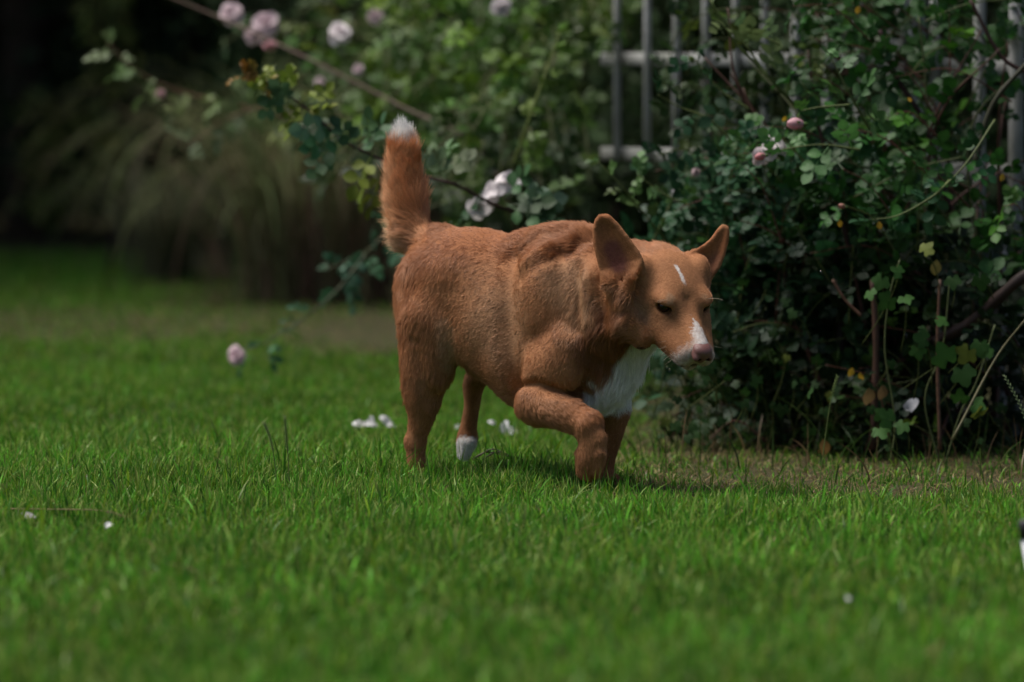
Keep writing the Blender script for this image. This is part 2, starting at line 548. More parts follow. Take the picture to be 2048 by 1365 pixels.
# ------------------------------------------------------------------ fence
def fence():
    A = W(1212, 700, 14.32); B = W(1790, 700, 13.55); A[2] = B[2] = 0
    dirv = unit(B - A); ln = np.linalg.norm(B - A); rz = math.atan2(dirv[1], dirv[0])
    root = empty('picket_fence', (*(A + B)[:2] / 2, 0))
    tag(root, 'white wooden picket fence with two rails, half hidden behind the rose leaves', 'fence')
    nrm = np.array([dirv[1], -dirv[0], 0])
    for z in (.600, .838, 1.22):
        mb = MB(); mb.box((A + B) / 2 + Z3 * z - nrm * .018, ln / 2 + .03, .010, .019 if z < .6 else .016, rz); mb.build('rail', M_PAINT, root, smooth=False)
    k = 0
    x = .045
    while x < ln:
        p = A + dirv * x
        lo = .585 if x < ln * .62 else .08
        mb = MB()
        h = 1.42
        mb.box(p + Z3 * ((lo + h) / 2) + nrm * .004, .0078, .006, (h - lo) / 2, rz + rng.normal(0, .02))
        mb.build('picket', M_PAINT, root, smooth=False)
        x += .0735 * ln / .70 + rng.normal(0, .003)
    for x in (ln,):
        p = A + dirv * x
        mb = MB(); mb.box(p + Z3 * .72 - nrm * .05, .026, .026, .72, rz); mb.build('post', M_PAINT, root, smooth=False)
    # the panel at the right, of square timber
    A = W(1800, 700, 12.95); B = W(2140, 700, 12.6); A[2] = B[2] = 0
    dirv = unit(B - A); ln = np.linalg.norm(B - A); rz = math.atan2(dirv[1], dirv[0]); nrm = np.array([dirv[1], -dirv[0], 0])
    root = empty('trellis_panel', (*(A + B)[:2] / 2, 0))
    tag(root, 'white wooden trellis panel with wide openings behind the roses at the right edge', 'trellis')
    for z, hh in ((.595, .019), (.830, .020), (1.10, .014), (.05, .02)):
        mb = MB(); mb.box((A + B) / 2 + Z3 * z, ln / 2, .012, hh, rz); mb.build('rail', M_PAINT, root, smooth=False)
    for px, w in ((1806, .016), (1880, .010), (1968, .0105), (2041, .014), (2110, .0105)):
        t = (px - 1800) / 340 * ln
        mb = MB(); mb.box(A + dirv * t + Z3 * .70 + nrm * .016, w, .010, .70, rz); mb.build('slat', M_PAINT, root, smooth=False)
    # low boards behind the stems of the rose
    for i, (px, py0, py1, d, w) in enumerate(((1643, 400, 760, 13.0, .022), (1700, 520, 800, 12.95, .016), (1792, 470, 830, 12.9, .018), (1995, 520, 820, 12.75, .016))):
        a = W(px, py0, d); b = W(px + 6, py1, d)
        o = MB(); o.box((a + b) / 2, w, .008, (a[2] - b[2]) / 2 + .06, .15)
        o = o.build('garden_board', mat('board_paint_%d' % i, (.48, .49, .52), rough=.8, noise=(.16, .16, .15), noise_scale=18) if i == 0 else bpy.data.materials['board_paint_0'], smooth=False)
        tag(o, ('upright grey-white board behind the rose stems, the one right of the small pink bud', 'narrow weathered board standing low behind brown rose canes', 'upright weathered board between the brown canes and the thick dark branch', 'low weathered board standing beneath the trellis rail at the far right')[i], 'board', 'weathered boards behind the rose bush')
if WITH_PLANTS: fence()

# ------------------------------------------------------------------ dark trees and shrubs beyond
def tree(name, label, cat, base, height, rad, n, leaf, col, group=None, trunk_r=.09, lo=.12, seed=0, m=None, toward=0.3, flat=1.0):
    root = empty(name, base)
    tag(root, label, cat, group)
    base = np.array(base, float)
    tm = MB()
    top = base + Z3 * height * .9
    pts = [base - Z3 * .05, base + Z3 * height * .3 + rng.normal(0, .04, 3), base + Z3 * height * .6 + rng.normal(0, .06, 3), top]
    c = curve(pts, 6); tm.tube(c, np.linspace(trunk_r, trunk_r * .15, len(c)), 9)
    cents = []
    for i in range(int(26 * flat) + 8):
        h = rng.uniform(lo, .98)
        p0 = base + Z3 * height * h * .85
        an = rng.uniform(0, 2 * math.pi)
        prof = math.sin(math.pi * min(max((h - lo) / (1.02 - lo), .04), 1) ** .75) ** .6
        R = rad * prof * rng.uniform(.55, 1.0)
        e = base + Z3 * height * h + np.array([math.cos(an) * R, math.sin(an) * R, rng.uniform(-.1, .15) * height * .3])
        tm.tube(curve([p0, (p0 + e) / 2 + rng.normal(0, .05, 3), e], 4), np.linspace(trunk_r * .3, trunk_r * .05, 9), 5)
        cents.append((e, rad * rng.uniform(.25, .45))); cents.append(((p0 + e) / 2, rad * rng.uniform(.25, .4)))
    tm.build('trunk', M_BARK, root)
    cc = np.array([x for x, _ in cents]); cr = np.array([y for _, y in cents])
    k = rng.integers(0, len(cc), n)
    off = unit(rng.normal(0, 1, (n, 3))) * (rng.random(n) ** .4)[:, None] * cr[k][:, None] * np.array([1, 1, .8])
    P = cc[k] + off
    P = P[P[:, 2] > .03]; n = len(P)
    Nm = unit(rng.normal(0, .7, (n, 3)) + Z3 * .6 + np.array([0, -toward, 0])); Dr = unit(rng.normal(0, 1, (n, 3)) - Z3 * .3)
    sz = leaf * (.6 + .7 * rng.random(n))
    v, q, cl = leaves(P, Dr, Nm, sz, sz * .5, leaf_colors(n, col, .4, .004), shape=(0, .95, .8, 0))
    lm = MB(); lm.add(v, q, None, cl); lm.build('crown', m or M_LEAFD, root)
    return root

def background():
    # unseen trees added outside the frame so their crowns shade the garden
    for p, h, r, lab in (((-6.6, 11.2, 0), 9.5, 4.2, 'tall broad tree added left of the view to shade the far end of the lawn'), ((1.9, 2.3, 0), 4.6, 1.9, 'round-crowned tree added above the view to keep sky light off the rose bush side'), ((4.6, 8.6, 0), 9.0, 3.6, 'tall broad tree added right of the view to shade the back of the garden')):
        tree('added_shade_tree', lab, 'tree', p, h, r, 26000 if r > 3 else 9000, .30 if r > 3 else .15, (.040, .085, .022), 'unseen trees added for shade', lo=.42, trunk_r=.22 if r > 3 else .06, flat=2.2, m=M_LEAF2)
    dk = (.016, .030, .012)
    spots = [(-320, 25.5, 6.0, 1.5), (60, 24.6, 5.6, 1.4), (420, 25.2, 6.2, 1.5), (800, 24.4, 5.8, 1.4), (1180, 24.9, 6.0, 1.5), (1600, 24.2, 5.8, 1.5), (2050, 25.0, 6.1, 1.5), (2450, 24.5, 6.0, 1.4)]
    labs = ['outermost dark evergreen left of the lawn end', 'black-green evergreen behind the far left lawn', 'dark evergreen rising behind the ornamental grass', 'dark evergreen behind the pink roses at the top', 'dark evergreen behind the left end of the picket fence', 'dark evergreen behind the middle of the picket fence', 'dark evergreen behind the trellis panel', 'outermost dark evergreen behind the right edge']
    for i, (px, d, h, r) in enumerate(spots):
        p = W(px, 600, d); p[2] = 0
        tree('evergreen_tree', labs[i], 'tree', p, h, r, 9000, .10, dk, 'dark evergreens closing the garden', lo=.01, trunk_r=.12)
    # nearer shrubs that darken the gap behind fence and roses
    sp = [(690, 20.6, 1.9, .60), (960, 19.0, 1.9, .62), (1230, 17.6, 2.0, .60), (1480, 16.9, 2.1, .60), (1760, 16.2, 2.1, .60), (2060, 15.8, 2.1, .60)]
    sl = ['dark shrub behind the dry brown stems', 'dark shrub behind the pale pink roses on the long canes', 'dark shrub filling the gap left of the picket fence', 'dark shrub seen between the first pickets', 'dark shrub behind the pink rosebud', 'dark shrub behind the wide-open trellis']
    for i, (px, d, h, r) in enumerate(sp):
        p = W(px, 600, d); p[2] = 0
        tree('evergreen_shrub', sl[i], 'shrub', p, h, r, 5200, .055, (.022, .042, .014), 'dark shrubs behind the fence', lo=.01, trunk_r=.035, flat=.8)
    # faintly lit leaves in the dark at the left
    for i, (px, py, d, h, r, lab) in enumerate([(215, 520, 21.8, 1.15, .16, 'slim young shrub with dim yellow-green leaves in the dark left of the ornamental grass'), (120, 505, 23.2, .62, .2, 'low dim shrub in the dark corner above the far lawn')]):
        p = W(px, py, d); p[2] = 0
        tree('young_shrub', lab, 'shrub', p, h, r, 240, .075, (.11, .14, .035), None, lo=.2, trunk_r=.012, flat=.2, m=M_LEAF2)
def hedge():
    root = empty('hedge', (1.0, 16.6, 0))
    tag(root, 'high dense dark hedge closing the back of the garden', 'hedge')
    nx, nz = 90, 34
    X, Zg = np.meshgrid(np.linspace(-9, 11, nx), np.linspace(0, 5.2, nz), indexing='ij')
    for nm, y0, sgn in (('foliage', 16.2, -1),):
        P = np.stack([X, np.full_like(X, y0), Zg], -1).reshape(-1, 3)
        P[:, 1] += (vnoise(P, 1.3, 71) - .5) * .7 + (vnoise(P, 4.5, 72) - .5) * .35
        top = P.copy(); top[:, 1] += 1.4
        i = np.arange(nx - 1)[:, None] * nz; j = np.arange(nz - 1)[None, :]
        q = np.stack([i + j, i + nz + j, i + nz + j + 1, i + j + 1], -1).reshape(-1, 4)
        rim = np.array([(a * nz + nz - 1, (a + 1) * nz + nz - 1, (a + 1) * nz + nz - 1 + len(P), a * nz + nz - 1 + len(P)) for a in range(nx - 1)])
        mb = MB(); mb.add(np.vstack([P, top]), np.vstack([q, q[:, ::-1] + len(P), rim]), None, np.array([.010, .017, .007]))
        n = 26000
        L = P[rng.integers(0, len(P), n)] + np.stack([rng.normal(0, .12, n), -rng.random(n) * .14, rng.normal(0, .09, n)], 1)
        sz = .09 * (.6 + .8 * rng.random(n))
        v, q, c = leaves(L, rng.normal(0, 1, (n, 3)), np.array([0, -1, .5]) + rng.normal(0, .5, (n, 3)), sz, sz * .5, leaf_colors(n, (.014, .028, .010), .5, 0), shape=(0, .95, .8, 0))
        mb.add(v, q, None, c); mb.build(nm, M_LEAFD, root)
if WITH_PLANTS:
    background()
    hedge()

# ------------------------------------------------------------------ ornamental grass
def ribbons(P0, az, Lg, w, arch, col, segs=9, rise=1.25):
    n = len(P0)
    V = np.zeros((n, segs + 1, 2, 3)); C = np.zeros((n, segs + 1, 2, 3))
    d = np.stack([np.cos(az), np.sin(az), np.zeros(n)], 1)
    s = np.stack([-np.sin(az), np.cos(az), np.zeros(n)], 1)
    p = P0.copy(); ang = rise + rng.normal(0, .08, n)
    for k in range(segs + 1):
        t = k / segs
        wd = (w * .5 * (1 - t ** 2) + .0004)[:, None] * s
        V[:, k, 0] = p - wd; V[:, k, 1] = p + wd
        C[:, k] = (col * (.85 + .3 * t))[:, None, :]
        p = p + (d * np.cos(ang)[:, None] + Z3 * np.sin(ang)[:, None]) * (Lg / segs)[:, None]
        ang = ang - arch / segs * (.4 + 1.3 * t)
        p[:, 2] = np.maximum(p[:, 2], .01)
    b = (np.arange(n) * (segs + 1) * 2)[:, None]
    q = np.concatenate([b + np.array([[2 * k, 2 * k + 1, 2 * k + 3, 2 * k + 2]]) for k in range(segs)])
    return V.reshape(-1, 3), q, C.reshape(-1, 3)

def ornamental_grass():
    root = empty('ornamental_grass', gpt(600, 600)); c = np.array(root.location)
    tag(root, 'tall ornamental grass arching out over the far lawn, olive blades with a brown heart', 'ornamental grass')
    n = 330
    P0 = c + np.concatenate([rng.normal(0, .07, (n, 2)), np.zeros((n, 1))], 1)
    col = leaf_colors(n, (.15, .18, .075), .5, 0)
    pale = rng.random(n) < .22
    col[pale] = np.array([.25, .21, .13]) * (.7 + .6 * rng.random((pale.sum(), 1)))
    v, q, cc = ribbons(P0, rng.uniform(0, 2 * math.pi, n), rng.uniform(.75, 1.5, n), rng.uniform(.005, .012, n), rng.uniform(1.6, 2.9, n), col)
    mb = MB(); mb.add(v, q, None, cc); mb.build('blades', M_LEAF2, root)
    # second tuft to the left
    root = empty('ornamental_grass', gpt(330, 560)); c = np.array(root.location)
    tag(root, 'lower clump of ornamental grass bending left into the dark, leftmost of the two clumps', 'ornamental grass')
    n = 220
    P0 = c + np.concatenate([rng.normal(0, .05, (n, 2)), np.zeros((n, 1))], 1)
    v, q, cc = ribbons(P0, rng.uniform(0, 2 * math.pi, n), rng.uniform(.5, .95, n), rng.uniform(.004, .007, n), rng.uniform(1.8, 2.8, n), leaf_colors(n, (.14, .15, .08), .3, 0))
    mb = MB(); mb.add(v, q, None, cc); mb.build('blades', M_LEAF2, root)
    # dry brown stems
    root = empty('dry_perennial', gpt(715, 606)); c = np.array(root.location)
    tag(root, 'stand of dead reddish-brown stems beside the ornamental grass', 'dead plant')
    n = 330
    P0 = c + np.concatenate([rng.normal(0, .20, (n, 1)), rng.normal(0, .14, (n, 1)), np.zeros((n, 1))], 1)
    v, q, cc = ribbons(P0, rng.uniform(0, 2 * math.pi, n), rng.uniform(.3, .95, n), rng.uniform(.003, .008, n), rng.uniform(.2, 1.9, n), np.where(rng.random((n, 1)) < .45, leaf_colors(n, (.10, .12, .05), .5, 0), leaf_colors(n, (.14, .085, .062), .5, 0)), rise=1.42)
    mb = MB(); mb.add(v, q, None, cc); mb.build('stems', M_LEAF2, root)
if WITH_PLANTS: ornamental_grass()

# ------------------------------------------------------------------ rambling rose behind the dog
PALE = (.72, .58, .62); PINKP = (.70, .42, .46); WHITEP = (.80, .74, .76)
def rambling_rose():
    root = empty('rambling_rose', gpt(1060, 690))
    tag(root, 'sprawling rambling rose behind the dog with pale pink blooms and long arching canes', 'rose')
    base = np.array(root.location)
    lm, sm = MB(), MB()
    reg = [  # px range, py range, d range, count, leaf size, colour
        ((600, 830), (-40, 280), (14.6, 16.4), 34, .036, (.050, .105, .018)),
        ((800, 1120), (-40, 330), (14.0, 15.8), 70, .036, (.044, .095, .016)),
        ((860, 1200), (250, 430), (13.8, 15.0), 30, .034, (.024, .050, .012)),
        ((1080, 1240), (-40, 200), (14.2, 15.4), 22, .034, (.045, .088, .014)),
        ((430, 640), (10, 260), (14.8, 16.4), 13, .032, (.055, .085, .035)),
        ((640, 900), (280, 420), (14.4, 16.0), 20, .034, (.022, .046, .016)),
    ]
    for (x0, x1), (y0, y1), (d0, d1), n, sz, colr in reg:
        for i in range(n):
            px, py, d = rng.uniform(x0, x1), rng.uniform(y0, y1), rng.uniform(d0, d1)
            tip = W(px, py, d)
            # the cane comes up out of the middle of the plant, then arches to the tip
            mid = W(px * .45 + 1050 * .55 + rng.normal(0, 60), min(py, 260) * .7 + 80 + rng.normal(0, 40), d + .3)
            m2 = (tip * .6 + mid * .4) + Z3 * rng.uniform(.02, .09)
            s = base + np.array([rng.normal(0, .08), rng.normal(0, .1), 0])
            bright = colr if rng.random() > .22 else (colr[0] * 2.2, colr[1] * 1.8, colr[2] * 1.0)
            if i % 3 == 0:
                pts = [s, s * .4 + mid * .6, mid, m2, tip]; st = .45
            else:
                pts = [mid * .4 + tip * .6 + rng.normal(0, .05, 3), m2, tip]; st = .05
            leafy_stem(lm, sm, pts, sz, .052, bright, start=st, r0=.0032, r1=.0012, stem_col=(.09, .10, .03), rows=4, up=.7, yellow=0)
    lm.build('leaves', M_LEAF, root); sm.build('canes', M_STEM, root)
    # long pale cane crossing the picture
    c = curve([W(250, -40, 14.6), W(430, 32, 14.6), W(600, 110, 14.5), W(800, 212, 14.4), W(960, 300, 14.3), W(1040, 480, 14.4), base + Z3 * .1], 8)
    mb = MB(); mb.tube(c, np.linspace(.0035, .0055, len(c)), 6, col=np.array([.15, .10, .075])); mb.build('cane', M_STEM, root)
    c = curve([W(1118, 70, 13.4), W(1098, 130, 13.4), W(1064, 225, 13.4), W(1028, 320, 13.5), W(1010, 450, 13.7), W(1040, 560, 14.2)], 8)
    l2, s2 = MB(), MB()
    leafy_stem(l2, s2, [W(1028, 330, 13.5), W(1064, 225, 13.4), W(1098, 130, 13.4), W(1120, 66, 13.4)], .030, .045, (.10, .17, .03), start=.0, r0=.0050, r1=.0032, stem_col=(.13, .17, .04), rows=5)
    leafy_stem(l2, s2, [W(1075, 470, 13.4), W(1098, 410, 13.4), W(1110, 370, 13.4)], .050, .06, (.07, .15, .03), start=.2, rows=5, pairs=1)
    l2.build('leaves', M_LEAF, root); s2.build('cane', M_STEM, root)
    # left spray ending at (210, 80)
    l2, s2 = MB(), MB()
    leafy_stem(l2, s2, [W(620, 250, 15.2), W(470, 210, 15.0), W(350, 180, 14.9), W(270, 140, 14.8), W(215, 85, 14.8)], .042, .040, (.13, .18, .07), start=.0, r0=.004, stem_col=(.22, .12, .08), rows=5, toward=1.0)
    leafy_stem(l2, s2, [W(560, 200, 15.0), W(450, 240, 14.9), W(380, 290, 14.8)], .038, .045, (.10, .14, .07), start=.2, r0=.003, stem_col=(.2, .12, .08), rows=5, toward=1.0)
    l2.build('leaves', M_LEAF, root); s2.build('cane', M_STEM, root)
    # dark nearer branch running from the dog's back to upper left
    l2, s2 = MB(), MB()
    path = [W(1250, 560, 13.2), W(1160, 478, 12.9), W(1076, 445, 12.75), W(985, 408, 12.65), W(915, 372, 12.6), W(850, 352, 12.6), W(745, 312, 12.6), W(680, 276, 12.6), W(618, 222, 12.6), W(560, 180, 12.6), W(505, 150, 12.6)]
    c = curve(path, 8)
    s2.tube(c, np.linspace(.0050, .0022, len(c)), 7, col=np.array([.050, .020, .018]))
    for kk in np.linspace(.12, .95, 26):
        j = int(kk * (len(c) - 2)); t = unit(c[j + 1] - c[j]); o = unit(np.cross(t, rng.normal(0, 1, 3)))
        s2.tube(np.array([c[j], c[j] + o * .009 - t * .002]), [.0018, .0002], 4, col=np.array([.12, .03, .02]))
    def tuft(px, py, n, size, colr, spread=30, d=12.6, dirp=None, tow=.7):
        p = W(px, py, d)
        for i in range(n):
            an = rng.uniform(0, 2 * math.pi)
            dr = np.array([math.cos(an), rng.uniform(-.5, .3), math.sin(an)]) if dirp is None else unit(np.array([dirp[0], rng.uniform(-.3, .2), dirp[1]]) + rng.normal(0, .35, 3))
            P = (p + rng.normal(0, spread / 4000, 3))[None]
            compound(l2, P, dr[None], unit(Z3 * .6 + np.array([-.3, -tow, 0]) + rng.normal(0, .4, 3))[None], np.array([size * 1.15]), leaf_colors(1, colr, .2, 0), pairs=2)
    GB = (.060, .125, .055); YG = (.15, .19, .025)
    for (px, py, n, size, colr, dirp) in [(1060, 438, 2, .030, GB, (.6, .5)), (1010, 412, 3, .034, GB, (.8, .35)), (1035, 400, 2, .033, (.10, .15, .09), (1, .1)), (1040, 425, 3, .030, GB, (.9, -.3)), (965, 395, 2, .022, GB, (-.6, -.5)),
                                        (900, 365, 2, .030, (.12, .17, .09), (-.1, 1)), (885, 345, 2, .032, (.12, .17, .09), (.7, .7)), (875, 350, 1, .030, (.12, .17, .09), (-.8, .6)), (940, 440, 2, .026, (.07, .13, .03), (-.3, -.9)),
                                        (745, 312, 2, .034, YG, (-.5, -.9)), (760, 320, 1, .036, YG, (-.4, -1)), (735, 300, 2, .032, GB, (.3, .8)), (720, 295, 2, .032, GB, (-.4, .9)), (680, 276, 3, .034, GB, (-.9, -.5)), (665, 262, 2, .034, (.12, .18, .11), (-.9, .1)),
                                        (618, 222, 3, .026, YG, (.7, .5)), (600, 212, 3, .024, YG, (-.6, -.6)), (585, 200, 3, .026, GB, (-.8, .2)), (560, 180, 4, .020, YG, (.4, .8)), (545, 172, 4, .018, YG, (-.6, .3)), (520, 157, 5, .014, (.18, .11, .02), None), (500, 148, 5, .012, (.18, .09, .02), None)]:
        tuft(px, py, n, size, colr, dirp=dirp)
    l2.build('leaves', M_LEAF, root); s2.build('branch', M_STEM, root)
    droplets(root, [W(px, py, 12.55) for px, py in ((677, 274), (712, 406), (902, 444), (857, 322), (534, 160), (550, 131), (575, 220), (621, 206), (1003, 466), (968, 465), (1014, 470), (640, 300), (600, 196), (748, 352))], M_GLASS, r=(.0016, .0028))
    # drooping branch at the left of the dog
    l2, s2 = MB(), MB()
    leafy_stem(l2, s2, [W(900, 400, 14.3), W(810, 440, 14.1), W(740, 500, 14.0), W(670, 585, 13.9), W(590, 650, 13.9), W(520, 690, 13.85), W(485, 700, 13.85)], .036, .042, (.045, .125, .060), start=.18, r0=.004, r1=.0018, stem_col=(.06, .07, .03), rows=5)
    leafy_stem(l2, s2, [W(740, 500, 14.0), W(700, 520, 13.9), W(655, 540, 13.9)], .036, .05, (.05, .11, .07), start=.2, rows=5)
    l2.build('leaves', M_LEAF, root); s2.build('branch', M_STEM, root)
    for px, py, d, r, col, ax in [(463, 28, 14.7, .037, PALE, (-.2, -1, .4)), (532, 48, 14.6, .040, PALE, (.3, -1, .5)), (505, 74, 14.6, .026, PALE, (-.4, -1, -.3)), (540, 92, 14.5, .020, PINKP, (.2, -.6, -1)),
                                  (680, 66, 14.5, .037, WHITEP, (.1, -.7, .8)), (750, 34, 14.8, .024, PALE, (.2, -1, .2)), (1003, 14, 14.0, .030, WHITEP, (.3, -1, -.3)), (716, 140, 14.7, .018, PALE, (0, -1, .4)),
                                  (472, 712, 13.8, .027, (.72, .55, .60), (-.3, -1, .2)), (320, 188, 14.8, .014, PINKP, (0, -1, .3)), (640, 165, 15.0, .015, PALE, (0, -1, .3))]:
        rose(root, W(px, py, d), np.array(ax), r, col, M_PETAL)
    # the two white blooms just above the dog's back, petals hanging open
    for px, py, d, r, ax, op in [(985, 382, 12.68, .030, (-.5, -.7, .25), .6), (1022, 362, 12.7, .034, (.55, -.6, .7), .5), (955, 416, 12.66, .030, (-.3, -1, -.25), .8), (975, 410, 12.7, .024, (.5, -.8, -.5), .7)]:
        rose(root, W(px, py, d), np.array(ax), r, WHITEP, M_PETAL, open_=op, layers=((4, 1.0, .1, -.5), (3, .8, .6, .3)))
if WITH_PLANTS: rambling_rose()

# ------------------------------------------------------------------ rose bush at the right
def rose_bush():
    b0 = W(1820, 700, 12.35); b0[2] = 0
    root = empty('rose_bush', b0)
    tag(root, 'dense rose bush with round blue-green leaves filling the right side, with pink buds', 'rose')
    lm, sm = MB(), MB()
    # px, py, d, count, size, colour, stem start share
    reg = [  # lower rows carry darker greens, shade put into the leaf colour
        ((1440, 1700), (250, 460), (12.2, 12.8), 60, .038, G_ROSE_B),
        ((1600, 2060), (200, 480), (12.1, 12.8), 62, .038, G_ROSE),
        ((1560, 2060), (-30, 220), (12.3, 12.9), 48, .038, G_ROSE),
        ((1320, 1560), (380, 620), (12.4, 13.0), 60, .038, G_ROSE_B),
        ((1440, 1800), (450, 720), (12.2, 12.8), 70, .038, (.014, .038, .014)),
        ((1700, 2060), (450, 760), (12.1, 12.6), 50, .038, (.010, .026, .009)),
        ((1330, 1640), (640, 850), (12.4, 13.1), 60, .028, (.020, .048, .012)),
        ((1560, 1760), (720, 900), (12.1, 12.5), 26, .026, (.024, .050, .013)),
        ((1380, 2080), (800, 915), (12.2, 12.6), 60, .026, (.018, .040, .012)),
        ((1300, 1440), (300, 440), (12.5, 12.9), 16, .038, G_ROSE_B),
        ((1340, 1640), (-30, 330), (12.6, 13.3), 30, .034, (.030, .055, .018)),
    ]
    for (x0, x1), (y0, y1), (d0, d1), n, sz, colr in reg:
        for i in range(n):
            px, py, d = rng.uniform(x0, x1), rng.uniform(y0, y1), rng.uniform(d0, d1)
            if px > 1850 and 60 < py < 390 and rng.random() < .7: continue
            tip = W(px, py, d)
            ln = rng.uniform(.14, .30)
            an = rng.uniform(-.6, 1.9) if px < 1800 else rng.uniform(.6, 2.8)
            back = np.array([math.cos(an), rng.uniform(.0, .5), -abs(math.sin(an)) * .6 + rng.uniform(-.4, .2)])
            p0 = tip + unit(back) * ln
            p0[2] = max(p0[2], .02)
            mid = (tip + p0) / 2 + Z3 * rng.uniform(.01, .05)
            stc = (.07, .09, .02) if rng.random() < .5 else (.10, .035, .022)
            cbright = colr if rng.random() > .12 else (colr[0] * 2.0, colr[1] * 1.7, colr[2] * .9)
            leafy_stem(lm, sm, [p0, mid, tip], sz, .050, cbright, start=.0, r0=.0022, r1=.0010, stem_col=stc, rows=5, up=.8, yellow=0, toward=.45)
    # long canes from the ground
    for i in range(26):
        x0, d0 = rng.uniform(1560, 2060), rng.uniform(12.2, 12.7)
        p = W(x0, 700, d0); p[2] = 0
        tx, ty = rng.uniform(1400, 2080), rng.uniform(-40, 420)
        tip = W(tx, ty, rng.uniform(12.3, 12.8))
        m1 = p * .65 + tip * .35 + rng.normal(0, .05, 3); m2 = p * .3 + tip * .7 + np.array([rng.normal(0, .04), 0, .08])
        c = curve([p, m1, m2, tip], 8)
        sm.tube(c, np.linspace(rng.uniform(.004, .008), .0016, len(c)), 6, col=np.array((.075, .030, .020) if rng.random() < .6 else (.06, .07, .02)))
    lm.build('leaves', M_LEAF, root); sm.build('canes', M_STEM, root)
    # single sprays that stand out against the fence
    l2, s2 = MB(), MB()
    for pts, sz, gap, colr, tow in [
        ([W(1330, 480, 12.6), W(1290, 430, 12.55), W(1245, 375, 12.5), W(1195, 322, 12.5)], .030, .040, (.075, .13, .035), .8),
        ([W(1400, 420, 12.5), W(1330, 390, 12.5), W(1275, 350, 12.5)], .030, .042, (.060, .12, .035), .8),
        ([W(1480, 300, 12.4), W(1420, 240, 12.4), W(1360, 215, 12.4), W(1315, 190, 12.4)], .034, .045, G_ROSE_B, .9),
        ([W(1500, 220, 12.35), W(1440, 180, 12.35), W(1390, 120, 12.35)], .032, .045, G_ROSE_B, .9),
        ([W(1540, 160, 12.3), W(1490, 90, 12.3), W(1440, 30, 12.3), W(1395, -30, 12.3)], .036, .060, (.10, .14, .05), .8),
        ([W(1560, 90, 12.3), W(1520, 70, 12.3), W(1490, 48, 12.3)], .034, .040, (.12, .17, .09), .7),
        ([W(1740, 260, 12.1), W(1700, 190, 12.05), W(1660, 110, 12.05)], .040, .055, (.070, .15, .05), .8),
        ([W(1900, 360, 11.95), W(1870, 390, 11.9), W(1800, 430, 11.9), W(1745, 440, 11.9)], .040, .060, G_ROSE_B, 1.0),
        ([W(1990, 240, 11.95), W(1930, 330, 11.9), W(1860, 400, 11.9)], .038, .060, G_ROSE_B, 1.0),
        ([W(1720, 300, 12.0), W(1640, 290, 12.0), W(1560, 300, 12.0)], .036, .048, (.055, .14, .04), .8),
        ([W(1700, 210, 12.0), W(1640, 215, 12.0), W(1602, 222, 12.0)], .036, .045, (.06, .14, .03), .8),
    ]:
        s2 = MB()
        leafy_stem(l2, s2, pts, sz, gap, colr, start=.1, r0=.0028, r1=.0012, stem_col=(.09, .12, .03), rows=5, toward=tow)
        s2.build('cane', M_STEM, root)
    l2.build('leaves', M_LEAF, root)
    # named canes
    def cane(pts, r0, r1, col, nm='cane', sides=8):
        mb = MB(); c = curve(pts, 8); rr = np.linspace(r0, r1, len(c)) * (1 + .08 * np.sin(np.arange(len(c)) * 1.3))
        mb.tube(c, rr, sides, col=np.array(col)); return mb.build(nm, M_STEM, root)
    cane([W(2090, 520, 12.1), W(2020, 575, 12.1), W(1950, 640, 12.15), W(1880, 680, 12.2), W(1800, 735, 12.3), W(1770, 900, 12.35)], .012, .015, (.035, .018, .014), 'branch')
    cane([W(1420, 0, 12.3), W(1470, 85, 12.3), W(1515, 130, 12.3), W(1550, 170, 12.3), W(1640, 260, 12.4)], .0028, .0038, (.07, .10, .02))
    cane([W(1745, 560, 12.15), W(1752, 700, 12.15), W(1745, 900, 12.15)], .006, .008, (.09, .042, .026))
    cane([W(1665, 560, 12.1), W(1690, 600, 12.1), W(1722, 632, 12.1)], .0028, .0036, (.16, .075, .045))
    cane([W(1690, 600, 12.4), W(1680, 720, 12.4), W(1688, 905, 12.4)], .010, .014, (.030, .018, .014))
    cane([W(1760, 60, 12.4), W(1790, 150, 12.4), W(1850, 250, 12.4), W(1900, 420, 12.4)], .005, .006, (.045, .015, .014))
    cane([W(1940, 0, 12.4), W(2000, 110, 12.4), W(2060, 150, 12.4)], .004, .005, (.05, .02, .015))
    cane([W(2060, 120, 12.2), W(1985, 210, 12.2), W(1950, 330, 12.2)], .005, .006, (.03, .03, .012))
    cane([W(1880, 560, 12.0), W(1875, 700, 12.0), W(1880, 900, 12.0)], .003, .004, (.13, .065, .04))
    cane([W(2050, 640, 11.75), W(1990, 720, 11.75), W(1905, 880, 11.7)], .0016, .003, (.12, .11, .05))
    # flowers
    bud(root, W(1606, 249, 11.95), (-1, -.15, .05), .034, (.66, .38, .42), M_PETAL)
    bud(root, W(1530, 312, 11.95), (-1, -.2, -.15), .022, (.62, .26, .28), M_PETAL)
    bud(root, W(1690, 415, 11.85), (-1, -.2, .35), .015, (.42, .20, .16), M_PETAL)
    bud(root, W(1386, 124, 12.35), (-.5, -.2, 1), .014, (.10, .15, .04), M_PETAL)
    rose(root, W(1548, 288, 12.05), np.array((-.2, -.8, .5)), .036, (.66, .60, .60), M_PETAL, layers=((5, 1.0, .0, -.6), (3, .7, .3, 0)))
    rose(root, W(1518, 318, 12.08), np.array((-.5, -.8, -.6)), .026, (.62, .52, .54), M_PETAL, layers=((4, 1.0, .0, -.6), (3, .7, .3, 0)))
    rose(root, W(1357, 388, 12.6), np.array((-.2, -1, .2)), .022, (.42, .40, .42), M_PETAL, layers=((4, 1.0, .1, -.4), (3, .7, .5, 0)))
